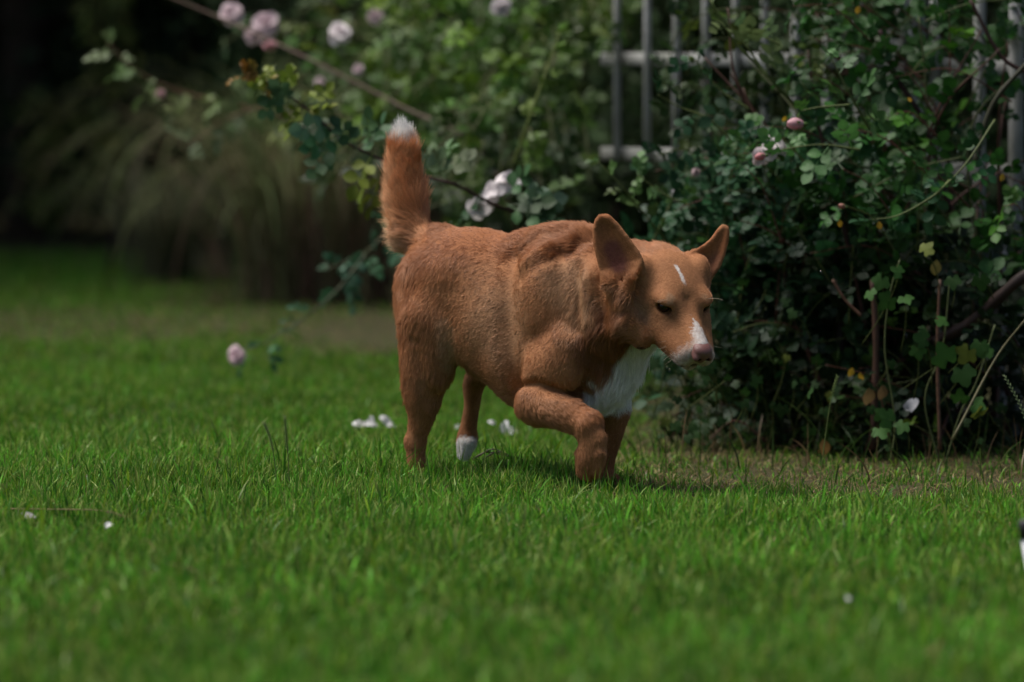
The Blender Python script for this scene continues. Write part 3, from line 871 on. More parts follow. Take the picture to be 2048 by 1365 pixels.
    rose(root, W(1392, 345, 12.5), np.array((.2, -1, -.1)), .014, (.45, .33, .35), M_PETAL, layers=((4, 1.0, .1, -.8),))
    # withered and yellow leaves
    l3 = MB()
    for px, py, d, L, col in [(1646, 878, 11.95, .040, (.20, .11, .04)), (1738, 775, 12.0, .040, (.20, .13, .06)), (1765, 770, 12.0, .034, (.16, .10, .05)), (1705, 735, 12.0, .022, (.42, .26, .03)), (1874, 520, 11.95, .034, (.22, .17, .05)), (1680, 440, 12.0, .016, (.50, .28, .03)), (1572, 232, 12.1, .014, (.55, .33, .03)), (1816, 195, 12.1, .012, (.55, .30, .03)), (1758, 443, 11.9, .018, (.48, .27, .03)), (1718, 12, 12.2, .018, (.48, .28, .04)), (2006, 347, 11.95, .018, (.40, .24, .03)), (1720, 745, 12.0, .018, (.42, .25, .03))]:
        v, q, c = leaves(W(px, py, d)[None], np.array([[rng.normal(0, .4), 0, -1]]), np.array([[rng.normal(0, .3), -1, .2]]), np.array([L]), np.array([L * .7]), np.array([col]), shape=(0, .62, .95, .98, .66, 0), fold=.6, curl=.6)
        l3.add(v, q, None, c)
    l3.build('withered_leaves', M_LEAF, root)
    dp = [W(rng.uniform(1480, 2030), rng.uniform(240, 560), rng.uniform(11.85, 12.2)) for _ in range(60)] + [W(px, py, d) for px, py, d in ((1336, 456, 12.3), (1334, 734, 11.6), (1339, 740, 11.6))]
    droplets(root, dp, M_GLASS)
    # a white dropped petal caught low in the stems is its own thing, see petals
if WITH_PLANTS: rose_bush()

# ------------------------------------------------------------------ vine with lobed leaves, low at the right
def lobed(mb, c, up, nrm, r, col):
    up = unit(up); nrm = unit(nrm - (nrm @ up) * up); s = np.cross(up, nrm)
    prof = [(-180, .15), (-150, .62), (-128, .74), (-108, .66), (-82, .95), (-60, .98), (-42, .70), (-18, .98), (0, 1.15), (18, .98), (42, .70), (60, .98), (82, .95), (108, .66), (128, .74), (150, .62)]
    V = [c]; 
    for a, k in prof:
        a = R_(a); kk = k * r * rng.uniform(.93, 1.07)
        V.append(c + up * math.cos(a) * kk + s * math.sin(a) * kk + nrm * (-.18 * kk * k + rng.normal(0, r * .03)))
    n = len(prof)
    t = [(0, 1 + i, 1 + (i + 1) % n) for i in range(n)]
    C = np.tile(np.array(col), (n + 1, 1)); C[0] *= 1.15
    mb.add(np.array(V), None, np.array(t), C)

def vine():
    root = empty('vine', gpt(1900, 925))
    tag(root, 'scrambling vine with lobed green leaves low in front of the rose bush', 'vine')
    lm = MB(); sm = lm
    spots = [(1778, 600, .040), (1762, 560, .034), (1810, 595, .030), (1740, 585, .026), (1880, 640, .028), (1800, 545, .028), (1893, 718, .050), (1935, 705, .040), (1925, 745, .046), (1850, 678, .036), (1835, 700, .030), (1960, 690, .034), (1975, 700, .030), (1950, 810, .036), (1960, 830, .034), (1780, 840, .040), (1760, 860, .034), (1805, 850, .030), (1765, 830, .028), (1920, 800, .034), (1905, 560, .03), (1850, 500, .032), (1960, 560, .034)]
    for _ in range(36): spots.append((rng.uniform(1480, 2040), rng.uniform(560, 900), rng.uniform(.014, .024)))
    for _ in range(50): spots.append((rng.uniform(1300, 1620), rng.uniform(720, 890), rng.uniform(.016, .028)))
    for i, (px, py, r) in enumerate(spots):
        d = 11.85 if i < 23 else rng.uniform(11.9, 12.6)
        p = W(px, py, d)
        col = np.array((.034, .095, .018) if i < 23 else (.018, .050, .010)) * rng.uniform(.6, 1.25)  # greens lowered in place of shade, most for the leaves further back
        if rng.random() < .05: col = np.array([.12, .15, .025])
        lobed(lm, p, np.array([rng.normal(0, .5), rng.uniform(-.4, .1), rng.normal(0, .6) - .2]) + 1e-3, np.array([rng.normal(0, .3), -1, rng.uniform(0, 1.0)]), r * .68, col)
        q = p + np.array([rng.normal(0, .03), .05, -rng.uniform(.04, .12)])
        sm.tube(curve([p, (p + q) / 2 + np.array([.006, 0, .004]), q], 4), np.full(9, .0011), 4, col=np.array([.08, .10, .03]))
    for pts in ([(1880, 930), (1850, 800), (1885, 700), (1900, 560)], [(1890, 930), (1920, 830), (1955, 760), (1990, 650)], [(1780, 930), (1790, 840), (1770, 700), (1780, 590), (1800, 520)]):
        st = MB(); st.tube(curve([W(x, y, 11.9) for x, y in pts], 8), np.full(8 * (len(pts) - 1) + 1, .002), 5, col=np.array([.08, .10, .03])); st.build('stem', M_STEM, root)
    lm.build('leaves', M_LEAF2, root)
if WITH_PLANTS: vine()

# ------------------------------------------------------------------ petals and small things on the lawn
def petals():
    lst = [(724, 838, .030, 'large white petal curled in the grass left of the dog', 'lawn left of the hind leg'), (742, 830, .020, '', ''), (772, 836, .028, '', ''), (1003, 852, .034, '', ''), (912, 846, .020, '', ''), (45, 1026, .024, '', ''), (207, 1052, .017, '', ''), (1810, 800, .034, '', ''), (985, 836, .018, '', ''), (1525, 838, .016, '', ''), (1690, 1205, .012, '', '')]
    labs = ['large curled white petal in the grass left of the hind legs', 'small white petal touching the large curled one left of the hind legs', 'white petal on the grass just left of the near hind leg', 'white petal under the belly between hind and fore legs', 'small white petal behind the lifted white hind paw', 'pink-white petal on the grass at the left edge', 'small white petal low in the grass near the long straw', 'white petal hanging upright in the dark stems of the rose bush', 'small pale petal behind the one under the belly', 'small pale petal in the shade below the rose bush', 'blurred pale petal in the near grass at the right']
    for (px, py, L, _, _), lab in zip(lst, labs):
        mb = MB()
        p = gpt(px, py + 34, .030) if py != 800 else W(px, py + 18, 12.0)
        for k in range(3 if L > .02 else 1):
            an = rng.uniform(-.9, .9) + k * 1.2
            petal(mb, p + rng.normal(0, L * .22, 3) * np.array([1, 1, .4]), np.array([math.sin(an) * 1.6, -.35, .55 if py != 800 else 1.6]), np.array([0, -.7, .7]), L * rng.uniform(.6, 1), L * rng.uniform(.5, .8), .2, -.6, (.74, .66, .70) if px < 100 else ((.78, .76, .78) if py != 800 else (.34, .35, .38)))  # the petal up in the rose stems is greyed in place of shade
        o = mb.build('petal', M_PETAL)
        tag(o, lab, 'petal', 'fallen rose petals')
    # seed stalks
    def stalk(pts, lab, seeds, col=(.14, .19, .06), r=.0009):
        mb = MB(); c = curve(pts, 8); mb.tube(c, np.linspace(r * 1.4, r * .8, len(c)), 5, col=np.array(col))
        n = len(c); k0 = int(n * (1 - seeds))
        P = []; Dd = []
        for i in range(k0, n - 1):
            for s in (0, .5):
                t = unit(c[i + 1] - c[i]); P.append(c[i] + (c[i + 1] - c[i]) * s); sd = 1 if (i * 2 + int(s * 2)) % 2 else -1
                Dd.append(t + np.cross(t, [0, 1, 0]) * .55 * sd)
        if P:
            P = np.array(P); v, q, cc = leaves(P, np.array(Dd), np.tile([0, -1, .2], (len(P), 1)), np.full(len(P), .0075), np.full(len(P), .0026), np.tile(np.array(col) * 1.3, (len(P), 1)), shape=(0, .95, .8, 0))
            mb.add(v, q, None, cc)
        o = mb.build('grass_stalk', M_LEAF2); tag(o, lab, 'grass stalk', 'grass stalks standing above the lawn')
    def G(px, py, top): 
        p = gpt(px, py); d = p[1] + CAM_D
        return p, [W(x, y, d) for x, y in top]
    p, t = G(556, 1000, [(550, 930), (541, 880), (528, 845)]); stalk([p] + t, 'leaning grass seed stalk left of the dog, the shorter of the two', .5)
    p, t = G(580, 990, [(577, 930), (573, 880), (569, 832)]); stalk([p] + t, 'upright grass seed stalk left of the dog, the taller of the two', .5)
    p, t = G(2085, 1010, [(2070, 900), (2042, 815), (2008, 750)]); stalk([p] + t, 'long grass seed head leaning in from the right edge before the dark bush', .5, col=(.16, .20, .10), r=.0012)
    p, t = G(1640, 955, [(1650, 880), (1662, 800), (1675, 752)]); stalk([p] + t, 'tall grass stalk standing in front of the withered brown leaf', .3)
    a = gpt(20, 1050, .045); d = a[1] + CAM_D
    stalk([W(20, 1018, d), W(100, 1019, d), (W(180, 1020, d)), W(215, 1024, d), W(255, 1036, d)], 'long dry straw lying across the grass tips at the lower left', .3, col=(.34, .26, .14), r=.0009)
    # twig near the lifted hind paw
    mb = MB(); q = gpt(975, 950, .03)
    for dx, dz, l in ((0, 0, .05), (.01, .006, .03), (.02, .0, .035)):
        c = curve([q + np.array([dx - .03, 0, dz]), q + np.array([dx, .01, dz + .014]), q + np.array([dx + l, .0, dz + .004])], 5); mb.tube(c, np.linspace(.0022, .001, len(c)), 5, col=np.array([.05, .028, .02]))
    tag(mb.build('twig', M_STEM), 'small dark forked twig on the grass right of the white hind paw', 'twig')
    # stake at the right edge
    root = empty('garden_stake', gpt(2070, 1175)); p = np.array(root.location)
    tag(root, 'slim leaning stake with white shaft and black top at the right edge of the lawn', 'stake')
    d = p[1] + CAM_D
    top = W(2047, 1040, d); j = W(2052, 1078, d)
    mb = MB(); mb.tube(np.array([p - Z3 * .05, p, j]), [.0085, .0085, .0085], 12, col=np.array([.7, .7, .7])); mb.build('shaft', mat('stake_white', (.7, .7, .72), rough=.4), root)
    mb = MB(); mb.tube(np.array([j, j + (top - j) * .9, top]), [.0098, .0098, .006], 12, col=np.array([.02, .02, .02])); mb.build('cap', mat('stake_black', (.02, .018, .018), rough=.45), root)
if WITH_PLANTS: petals()
# ================================================================== the lawn
def lawn():
    V = []; Q = []; T = []; C = []; n0 = 0
    def zone(d0, d1, dens, hm, wm, margin, segs, inner=None):
        nonlocal n0
        # uniform over the wedge the camera could see, with a margin on both sides
        amax = .092 * d1 + margin
        n = int((d1 - d0) * 2 * amax * dens)
        d = rng.uniform(d0, d1, n); x = rng.uniform(-amax, amax, n)
        k = np.abs(x) < .092 * d + margin
        if inner is not None: k &= np.abs(x) > .092 * d + inner
        d, x = d[k], x[k]; y = d - CAM_D
        P = np.stack([x, y, ground_z(x, y)], 1)
        px, py = to_px(P)
        px = np.clip(px, -150, 2250)
        wob = (vnoise(P, 3.0, 61) - .5) * 2; wob2 = (vnoise(P, 9.0, 62) - .5) * 2; wob3 = (vnoise(P, 28.0, 63) - .5) * 2
        # how bare: brown strip under the rose bush, the worn patch behind the dog, the bed at the back
        bush = smooth01(py, -60, 0) * 0
        edge_x = 1300 + 80 * wob
        s1 = smooth01(px, edge_x - 260, edge_x + 160) * (1 - smooth01(py, 975 + 28 * wob2, 1050 + 40 * wob2 + 20 * wob))
        s2 = np.exp(-(((px - 760) / 190) ** 2 + ((py - 662) / 46) ** 2)) * 1.25
        s3 = np.exp(-((py - 650 - 12 * wob) / 34) ** 2) * .62 * (px < 900)
        s5 = np.exp(-((py - 600) / 50) ** 2) * smooth01(px, 100, 520) * .65
        bed = smooth01(px, 1250, 1500) * (1 - smooth01(py, 860, 905)) + smooth01(px, 240, 330) * (1 - smooth01(py, 525 + (px - 330) * .15, 560 + (px - 330) * .15)) * (px < 1300) + (1 - smooth01(py, 506, 514)) * 1.0
        under = smooth01(px, 1750, 1900) * (1 - smooth01(py, 930, 950)) * .8
        bare = np.clip(np.maximum.reduce([s1 * (.85 + .25 * wob2), s2, s3, s5, under]), 0, 1)
        keep = rng.random(len(d)) > np.clip(bare * .72 + bed, 0, 1)
        d, x, P, px, py, bare, wob, wob2, wob3 = (a[keep] for a in (d, x, P, px, py, bare, wob, wob2, wob3))
        n = len(d)
        clump = .80 + .22 * wob2 + .16 * wob3
        H = hm * clump * rng.uniform(.5, 1.15, n) * (1 - .55 * np.minimum(bare, 1))
        tall = rng.random(n) < .05
        H[tall] *= rng.uniform(1.2, 1.7, tall.sum())
        Wd = wm * rng.uniform(.6, 1.3, n)
        lean = np.abs(rng.normal(0, .38, n)) + .08
        flop = rng.random(n) < .06; lean[flop] += rng.uniform(.5, 1.1, flop.sum())
        az = rng.uniform(0, 2 * math.pi, n) + wob * 1.2
        face = rng.uniform(0, math.pi, n)
        base = np.array([.078, .235, .020])
        col = base * (1 + .65 * (rng.random((n, 1)) * 2 - 1)) * (1 + .30 * wob[:, None])
        u = rng.random(n)
        yg = u < .25; col[yg] = np.array([.15, .26, .018]) * rng.uniform(.7, 1.2, (yg.sum(), 1))
        bl = (u > .18) & (u < .30); col[bl] = np.array([.06, .15, .030]) * rng.uniform(.7, 1.3, (bl.sum(), 1))
        deadp = .035 + .10 * smooth01(wob + .5 * wob2, .35, .9) + .75 * bare
        dd = rng.random(n) < deadp
        col[dd] = np.array([.23, .165, .085]) * rng.uniform(.45, 1.25, (dd.sum(), 1))
        lean[dd] += rng.uniform(.2, 2.0, dd.sum()); H[dd] *= .75
        tip = col * 1.1
        ct = rng.random(n) < .34
        tip[ct] = np.array([.42, .46, .14]) * rng.uniform(.6, 1.2, (ct.sum(), 1))
        v, q, t, c = blades(P - Z3 * .004, H, Wd, lean, az, face, col, tip, segs)
        V.append(v); Q.append(q + n0); T.append(t + n0); C.append(c); n0 += len(v)
        return n
    a = zone(6.9, 9.6, 6500, .062, .0048, .45, 3)
    b = zone(9.6, 10.6, 12000, .062, .0036, .4, 3)
    c = zone(10.6, 12.6, 17000, .066, .0032, .4, 4)
    d = zone(12.6, 15.5, 8000, .046, .0038, .5, 3)
    e = zone(15.5, 23.5, 3000, .046, .0060, .6, 2)
    zone(9.2, 10.9, 70, .105, .0085, .3, 5)
    zone(10.4, 12.2, 260, .085, .0050, .3, 5)
    f = zone(5.5, 19.0, 2200, .055, .0065, 2.6, 2, inner=.42)
    me = np_mesh('lawn_grass', np.concatenate(V), [np.concatenate(Q), np.concatenate(T)], True, np.concatenate(C))
    m = mat('grass_blade', attr=True, rough=.34, spec=.11, transl=.34)
    tag(link_mesh('lawn_grass', me, m), 'short green lawn grass, thin and brown under the rose bush', 'grass', kind='stuff')
    # weeds and long blades at the foot of the bush
    n = 300
    px = rng.uniform(1240, 2120, n); py = 905 + (px - 1240) * .05 + rng.normal(0, 22, n)
    far = rng.random(n) < .4
    py[far] = 850 + rng.normal(0, 25, far.sum()) - (2048 - px[far]) * .03
    P = np.array([gpt(a, b) for a, b in zip(px, py)])
    H = rng.uniform(.04, .12, n) * np.where(rng.random(n) < .12, 1.7, 1)
    col = leaf_colors(n, (.038, .075, .016), .4, 0)
    dd = rng.random(n) < .35; col[dd] = np.array([.15, .10, .055]) * rng.uniform(.5, 1.3, (dd.sum(), 1))
    v, q, t, c = blades(P, H, rng.uniform(.002, .0045, n), np.abs(rng.normal(.5, .5, n)), rng.uniform(0, 6.28, n), rng.uniform(0, 3.14, n), col, col, 5)
    tag(link_mesh('undergrowth', np_mesh('undergrowth', v, [q, t], True, c), m), 'uncut weeds and long grass along the foot of the rose bush', 'undergrowth', kind='stuff')
if WITH_GRASS: lawn()
# ================================================================== the dog
ANG = R_(38)
OX = 0.041
F3 = np.array([math.cos(ANG), -math.sin(ANG), 0.0])     # the way it walks
L3 = np.array([-math.sin(ANG), -math.cos(ANG), 0.0])    # its right side, towards the camera
Z3 = np.array([0, 0, 1.0])
O3 = np.array([OX, 0, 0])

def D(px, py, l=0.0):
    """point of the dog's body seen at pixel (px,py), l metres to the right of its middle plane"""
    r = ray(px, py)
    k = ((O3 + l * L3 - C0) @ L3) / (r @ L3)
    return C0 + r * k

def DY(px, py, y):
    return W(px, py, CAM_D + y)

class Grid:
    def __init__(s, lo, hi, h):
        s.lo = np.array(lo, float); s.h = h
        s.n = np.ceil((np.array(hi) - s.lo) / h).astype(int) + 1
        s.D = np.full(tuple(s.n), .08, dtype=np.float32)
    def ax(s, lo, hi, pad):
        a = np.clip(np.floor((np.asarray(lo) - pad - s.lo) / s.h).astype(int), 0, s.n)
        b = np.clip(np.ceil((np.asarray(hi) + pad - s.lo) / s.h).astype(int) + 1, 0, s.n)
        sl = tuple(slice(x, y) for x, y in zip(a, b))
        X, Y, Z = np.meshgrid(*[(np.arange(x, y) * s.h + o).astype(np.float32) for x, y, o in zip(a, b, s.lo)], indexing='ij', sparse=True)
        return sl, X, Y, Z
    def comb(s, sl, d, k, mode):
        A = s.D[sl]
        if A.size == 0: return
        if mode == 'sub':
            d = -d
            h = np.maximum(k - np.abs(A - d), 0) / max(k, 1e-6)
            s.D[sl] = np.maximum(A, d) + h * h * k * .25
        else:
            h = np.maximum(k - np.abs(A - d), 0) / max(k, 1e-6)
            s.D[sl] = np.minimum(A, d) - h * h * k * .25
    def ell(s, c, r, M=None, k=.03, mode='add'):
        c = np.asarray(c); r = np.asarray(r, float)
        if M is None: M = np.array([F3, L3, Z3])
        ext = np.sqrt(((M * r[:, None]) ** 2).sum(0))
        sl, X, Y, Z = s.ax(c - ext, c + ext, k + 2 * s.h)
        X = X - c[0]; Y = Y - c[1]; Z = Z - c[2]
        k0 = 0; k1 = 0
        for i in range(3):
            q = X * M[i][0] + Y * M[i][1] + Z * M[i][2]
            k0 = k0 + (q / r[i]) ** 2; k1 = k1 + (q / r[i] ** 2) ** 2
        k0 = np.sqrt(k0); k1 = np.sqrt(k1) + 1e-9
        s.comb(sl, (k0 * (k0 - 1) / k1).astype(np.float32), k, mode)
    def cone(s, a, b, ra, rb, k=.03, mode='add'):
        a = np.asarray(a); b = np.asarray(b); R = max(ra, rb)
        sl, X, Y, Z = s.ax(np.minimum(a, b) - R, np.maximum(a, b) + R, k + 2 * s.h)
        ba = b - a; L2 = ba @ ba
        X = X - a[0]; Y = Y - a[1]; Z = Z - a[2]
        h = np.clip((X * ba[0] + Y * ba[1] + Z * ba[2]) / L2, 0, 1)
        d = np.sqrt((X - h * ba[0]) ** 2 + (Y - h * ba[1]) ** 2 + (Z - h * ba[2]) ** 2) - (ra + (rb - ra) * h)
        s.comb(sl, d.astype(np.float32), k, mode)
    def chain(s, pts, k=.02, mode='add'):
        p = np.array([a for a, _ in pts]); r = np.array([b for _, b in pts])
        e = np.vstack([2 * p[0] - p[1], p, 2 * p[-1] - p[-2]]); er = np.concatenate([[r[0]], r, [r[-1]]])
        P = []; R = []
        for i in range(1, len(e) - 2):
            for t in np.linspace(0, 1, 7)[:-1]:
                w = np.array([-t + 2 * t * t - t ** 3, 2 - 5 * t * t + 3 * t ** 3, t + 4 * t * t - 3 * t ** 3, -t * t + t ** 3]) * .5
                P.append(w @ e[i - 1:i + 3]); R.append(w @ er[i - 1:i + 3])
        P.append(p[-1]); R.append(r[-1])
        P = np.array(P); R = np.array(R)
        sl, X, Y, Z = s.ax((P - R[:, None]).min(0), (P + R[:, None]).max(0), k + 2 * s.h)
        best = None
        for a, b, ra, rb in zip(P[:-1], P[1:], R[:-1], R[1:]):
            ba = b - a; L2 = max(ba @ ba, 1e-12)
            x = X - a[0]; y = Y - a[1]; z = Z - a[2]
            h = np.clip((x * ba[0] + y * ba[1] + z * ba[2]) / L2, 0, 1)
            d = np.sqrt((x - h * ba[0]) ** 2 + (y - h * ba[1]) ** 2 + (z - h * ba[2]) ** 2) - (ra + (rb - ra) * h)
            best = d if best is None else np.minimum(best, d)
        s.comb(sl, best.astype(np.float32), k, mode)
    def press(s, px, amp, width, l=.11):
        pts = np.array([D(*p, l) for p in px])
        sl, X, Y, Z = s.ax(pts.min(0) - .1, pts.max(0) + .1, width * 2)
        lat = (X - O3[0]) * L3[0] + (Y - O3[1]) * L3[1]
        f = (X - O3[0]) * F3[0] + (Y - O3[1]) * F3[1]
        q = np.stack([(pts - O3) @ F3, pts[:, 2]], 1)
        best = None
        for a, b in zip(q[:-1], q[1:]):
            ba = b - a
            h = np.clip(((f - a[0]) * ba[0] + (Z - a[1]) * ba[1]) / (ba @ ba), 0, 1)
            d = (f - a[0] - h * ba[0]) ** 2 + (Z - a[1] - h * ba[1]) ** 2
            best = d if best is None else np.minimum(best, d)
        s.D[sl] += (amp * np.exp(-best / width ** 2) * smooth01(lat, .02, .06)).astype(np.float32)
    def gradn(s, P):
        q = (P - s.lo) / s.h
        G = []
        for ax in range(3):
            e = np.zeros(3); e[ax] = 1.2
            G.append(s.samp(q + e) - s.samp(q - e))
        return unit(np.stack(G, 1))
    def samp(s, q):
        q = np.clip(q, 0, s.n - 1.001); i = np.floor(q).astype(int); f = q - i
        o = 0
        for a in (0, 1):
            for b in (0, 1):
                for c in (0, 1):
                    w = (f[:, 0] if a else 1 - f[:, 0]) * (f[:, 1] if b else 1 - f[:, 1]) * (f[:, 2] if c else 1 - f[:, 2])
                    o = o + w * s.D[i[:, 0] + a, i[:, 1] + b, i[:, 2] + c]
        return o
    def mesh(s, smooth=2):
        """surface nets"""
        D_ = s.D; S = D_ < 0
        nx, ny, nz = D_.shape
        cnt = np.zeros((nx - 1, ny - 1, nz - 1), dtype=np.int8)
        for a in (0, 1):
            for b in (0, 1):
                for c in (0, 1):
                    cnt += S[a:nx - 1 + a, b:ny - 1 + b, c:nz - 1 + c]
        act = np.argwhere((cnt > 0) & (cnt < 8))
        idx = np.full(cnt.shape, -1, dtype=np.int32)
        idx[act[:, 0], act[:, 1], act[:, 2]] = np.arange(len(act))
        acc = np.zeros((len(act), 3)); num = np.zeros(len(act))
        corners = [(a, b, c) for a in (0, 1) for b in (0, 1) for c in (0, 1)]
        for i, p in enumerate(corners):
            for q in corners[i + 1:]:
                if sum(abs(x - y) for x, y in zip(p, q)) != 1: continue
                va = D_[act[:, 0] + p[0], act[:, 1] + p[1], act[:, 2] + p[2]]
                vb = D_[act[:, 0] + q[0], act[:, 1] + q[1], act[:, 2] + q[2]]
                m = (va < 0) != (vb < 0)
                t = np.where(m, va / np.where(m, va - vb, 1), 0)
                pos = np.array(p) + (np.array(q) - np.array(p)) * t[:, None]
                acc[m] += pos[m]; num[m] += 1
        V = (act + acc / num[:, None]) * s.h + s.lo
        quads = []
        for ax in range(3):
            o = [slice(1, -1)] * 3
            n = [nx, ny, nz]
            sa = [slice(1, n[i] - 1) for i in range(3)]; sb = list(sa)
            sa[ax] = slice(0, n[ax] - 1); sb[ax] = slice(1, n[ax])
            A = S[tuple(sa)]; B = S[tuple(sb)]
            e = np.argwhere(A != B)
            off = np.array([1, 1, 1]); off[ax] = 0
            e2 = e + off
            flip = A[e[:, 0], e[:, 1], e[:, 2]]
            u, v = [(1, 2), (2, 0), (0, 1)][ax]
            c = []
            for du, dv in ((0, 0), (-1, 0), (-1, -1), (0, -1)):
                w = e2.copy(); w[:, u] += du; w[:, v] += dv
                c.append(idx[w[:, 0], w[:, 1], w[:, 2]])
            q = np.stack(c, 1)
            q[~flip] = q[~flip][:, ::-1]
            quads.append(q)
        Q = np.concatenate(quads)
        for _ in range(smooth):
            a = np.zeros_like(V); m = np.zeros(len(V))
            for i in range(4):
                for j in (1, 3):
                    np.add.at(a, Q[:, i], V[Q[:, (i + j) % 4]]); np.add.at(m, Q[:, i], 1)
            V = V * .5 + a / m[:, None] * .5
        return V, Q

# head frame: f towards the nose, u up, r to the dog's right
YAW, PIT = R_(28), R_(45)
hf = np.array([math.sin(YAW) * math.cos(PIT), -math.cos(YAW) * math.cos(PIT), -math.sin(PIT)])
hu = np.array([math.sin(YAW) * math.sin(PIT), -math.cos(YAW) * math.sin(PIT), math.cos(PIT)])
hr = np.cross(hf, hu)
HM = np.array([hf, hu, hr])
H0 = DY(1379, 612, -.27)
def HP(f, u, r=0.0):
    return H0 + hf * f + hu * u + hr * r

FLOW = []   # (point a, point b, flow direction, fur length)
def flow(a, b, v=None, ln=.012):
    a = np.asarray(a, float); b = np.asarray(b, float)
    FLOW.append((a, b, unit(b - a) if v is None else unit(v), ln))

EARS = {
 'near': dict(L=[(1214, 566), (1204, 545), (1196, 518), (1190, 490), (1188, 463), (1192, 446), (1199, 436)],
              R=[(1276, 545), (1284, 522), (1275, 503), (1254, 474), (1236, 452), (1224, 441), (1216, 434)],
              y=[-.262, -.262, -.260, -.256, -.250, -.247, -.245], bowl=.024, s=1),
 'far': dict(L=[(1376, 512), (1392, 503), (1410, 492), (1424, 480), (1434, 467), (1440, 460), (1445, 455)],
             R=[(1406, 572), (1421, 556), (1436, 536), (1446, 512), (1452, 486), (1454, 470), (1453, 459)],
             y=[-.165, -.163, -.16, -.155, -.15, -.148, -.146], bowl=.014, s=1),
}

def ear_points(e, nu=26, nv=30):
    L = np.array([DY(*p, y) for p, y in zip(e['L'], e['y'])]); R = np.array([DY(*p, y) for p, y in zip(e['R'], e['y'])])
    t = np.linspace(0, len(L) - 1, nv); i = np.minimum(t.astype(int), len(L) - 2); f = (t - i)[:, None]
    f = f
    l = L[i] * (1 - f) + L[i + 1] * f; r = R[i] * (1 - f) + R[i + 1] * f
    u = np.linspace(-1, 1, nu)
    P = l[:, None, :] * ((1 - u) / 2)[None, :, None] + r[:, None, :] * ((1 + u) / 2)[None, :, None]
    w = np.linalg.norm(l - r, axis=1)
    back = (1 - u ** 2)[None, :] * e['bowl'] * (w / w.max())[:, None]
    P[:, :, 1] += back
    return P

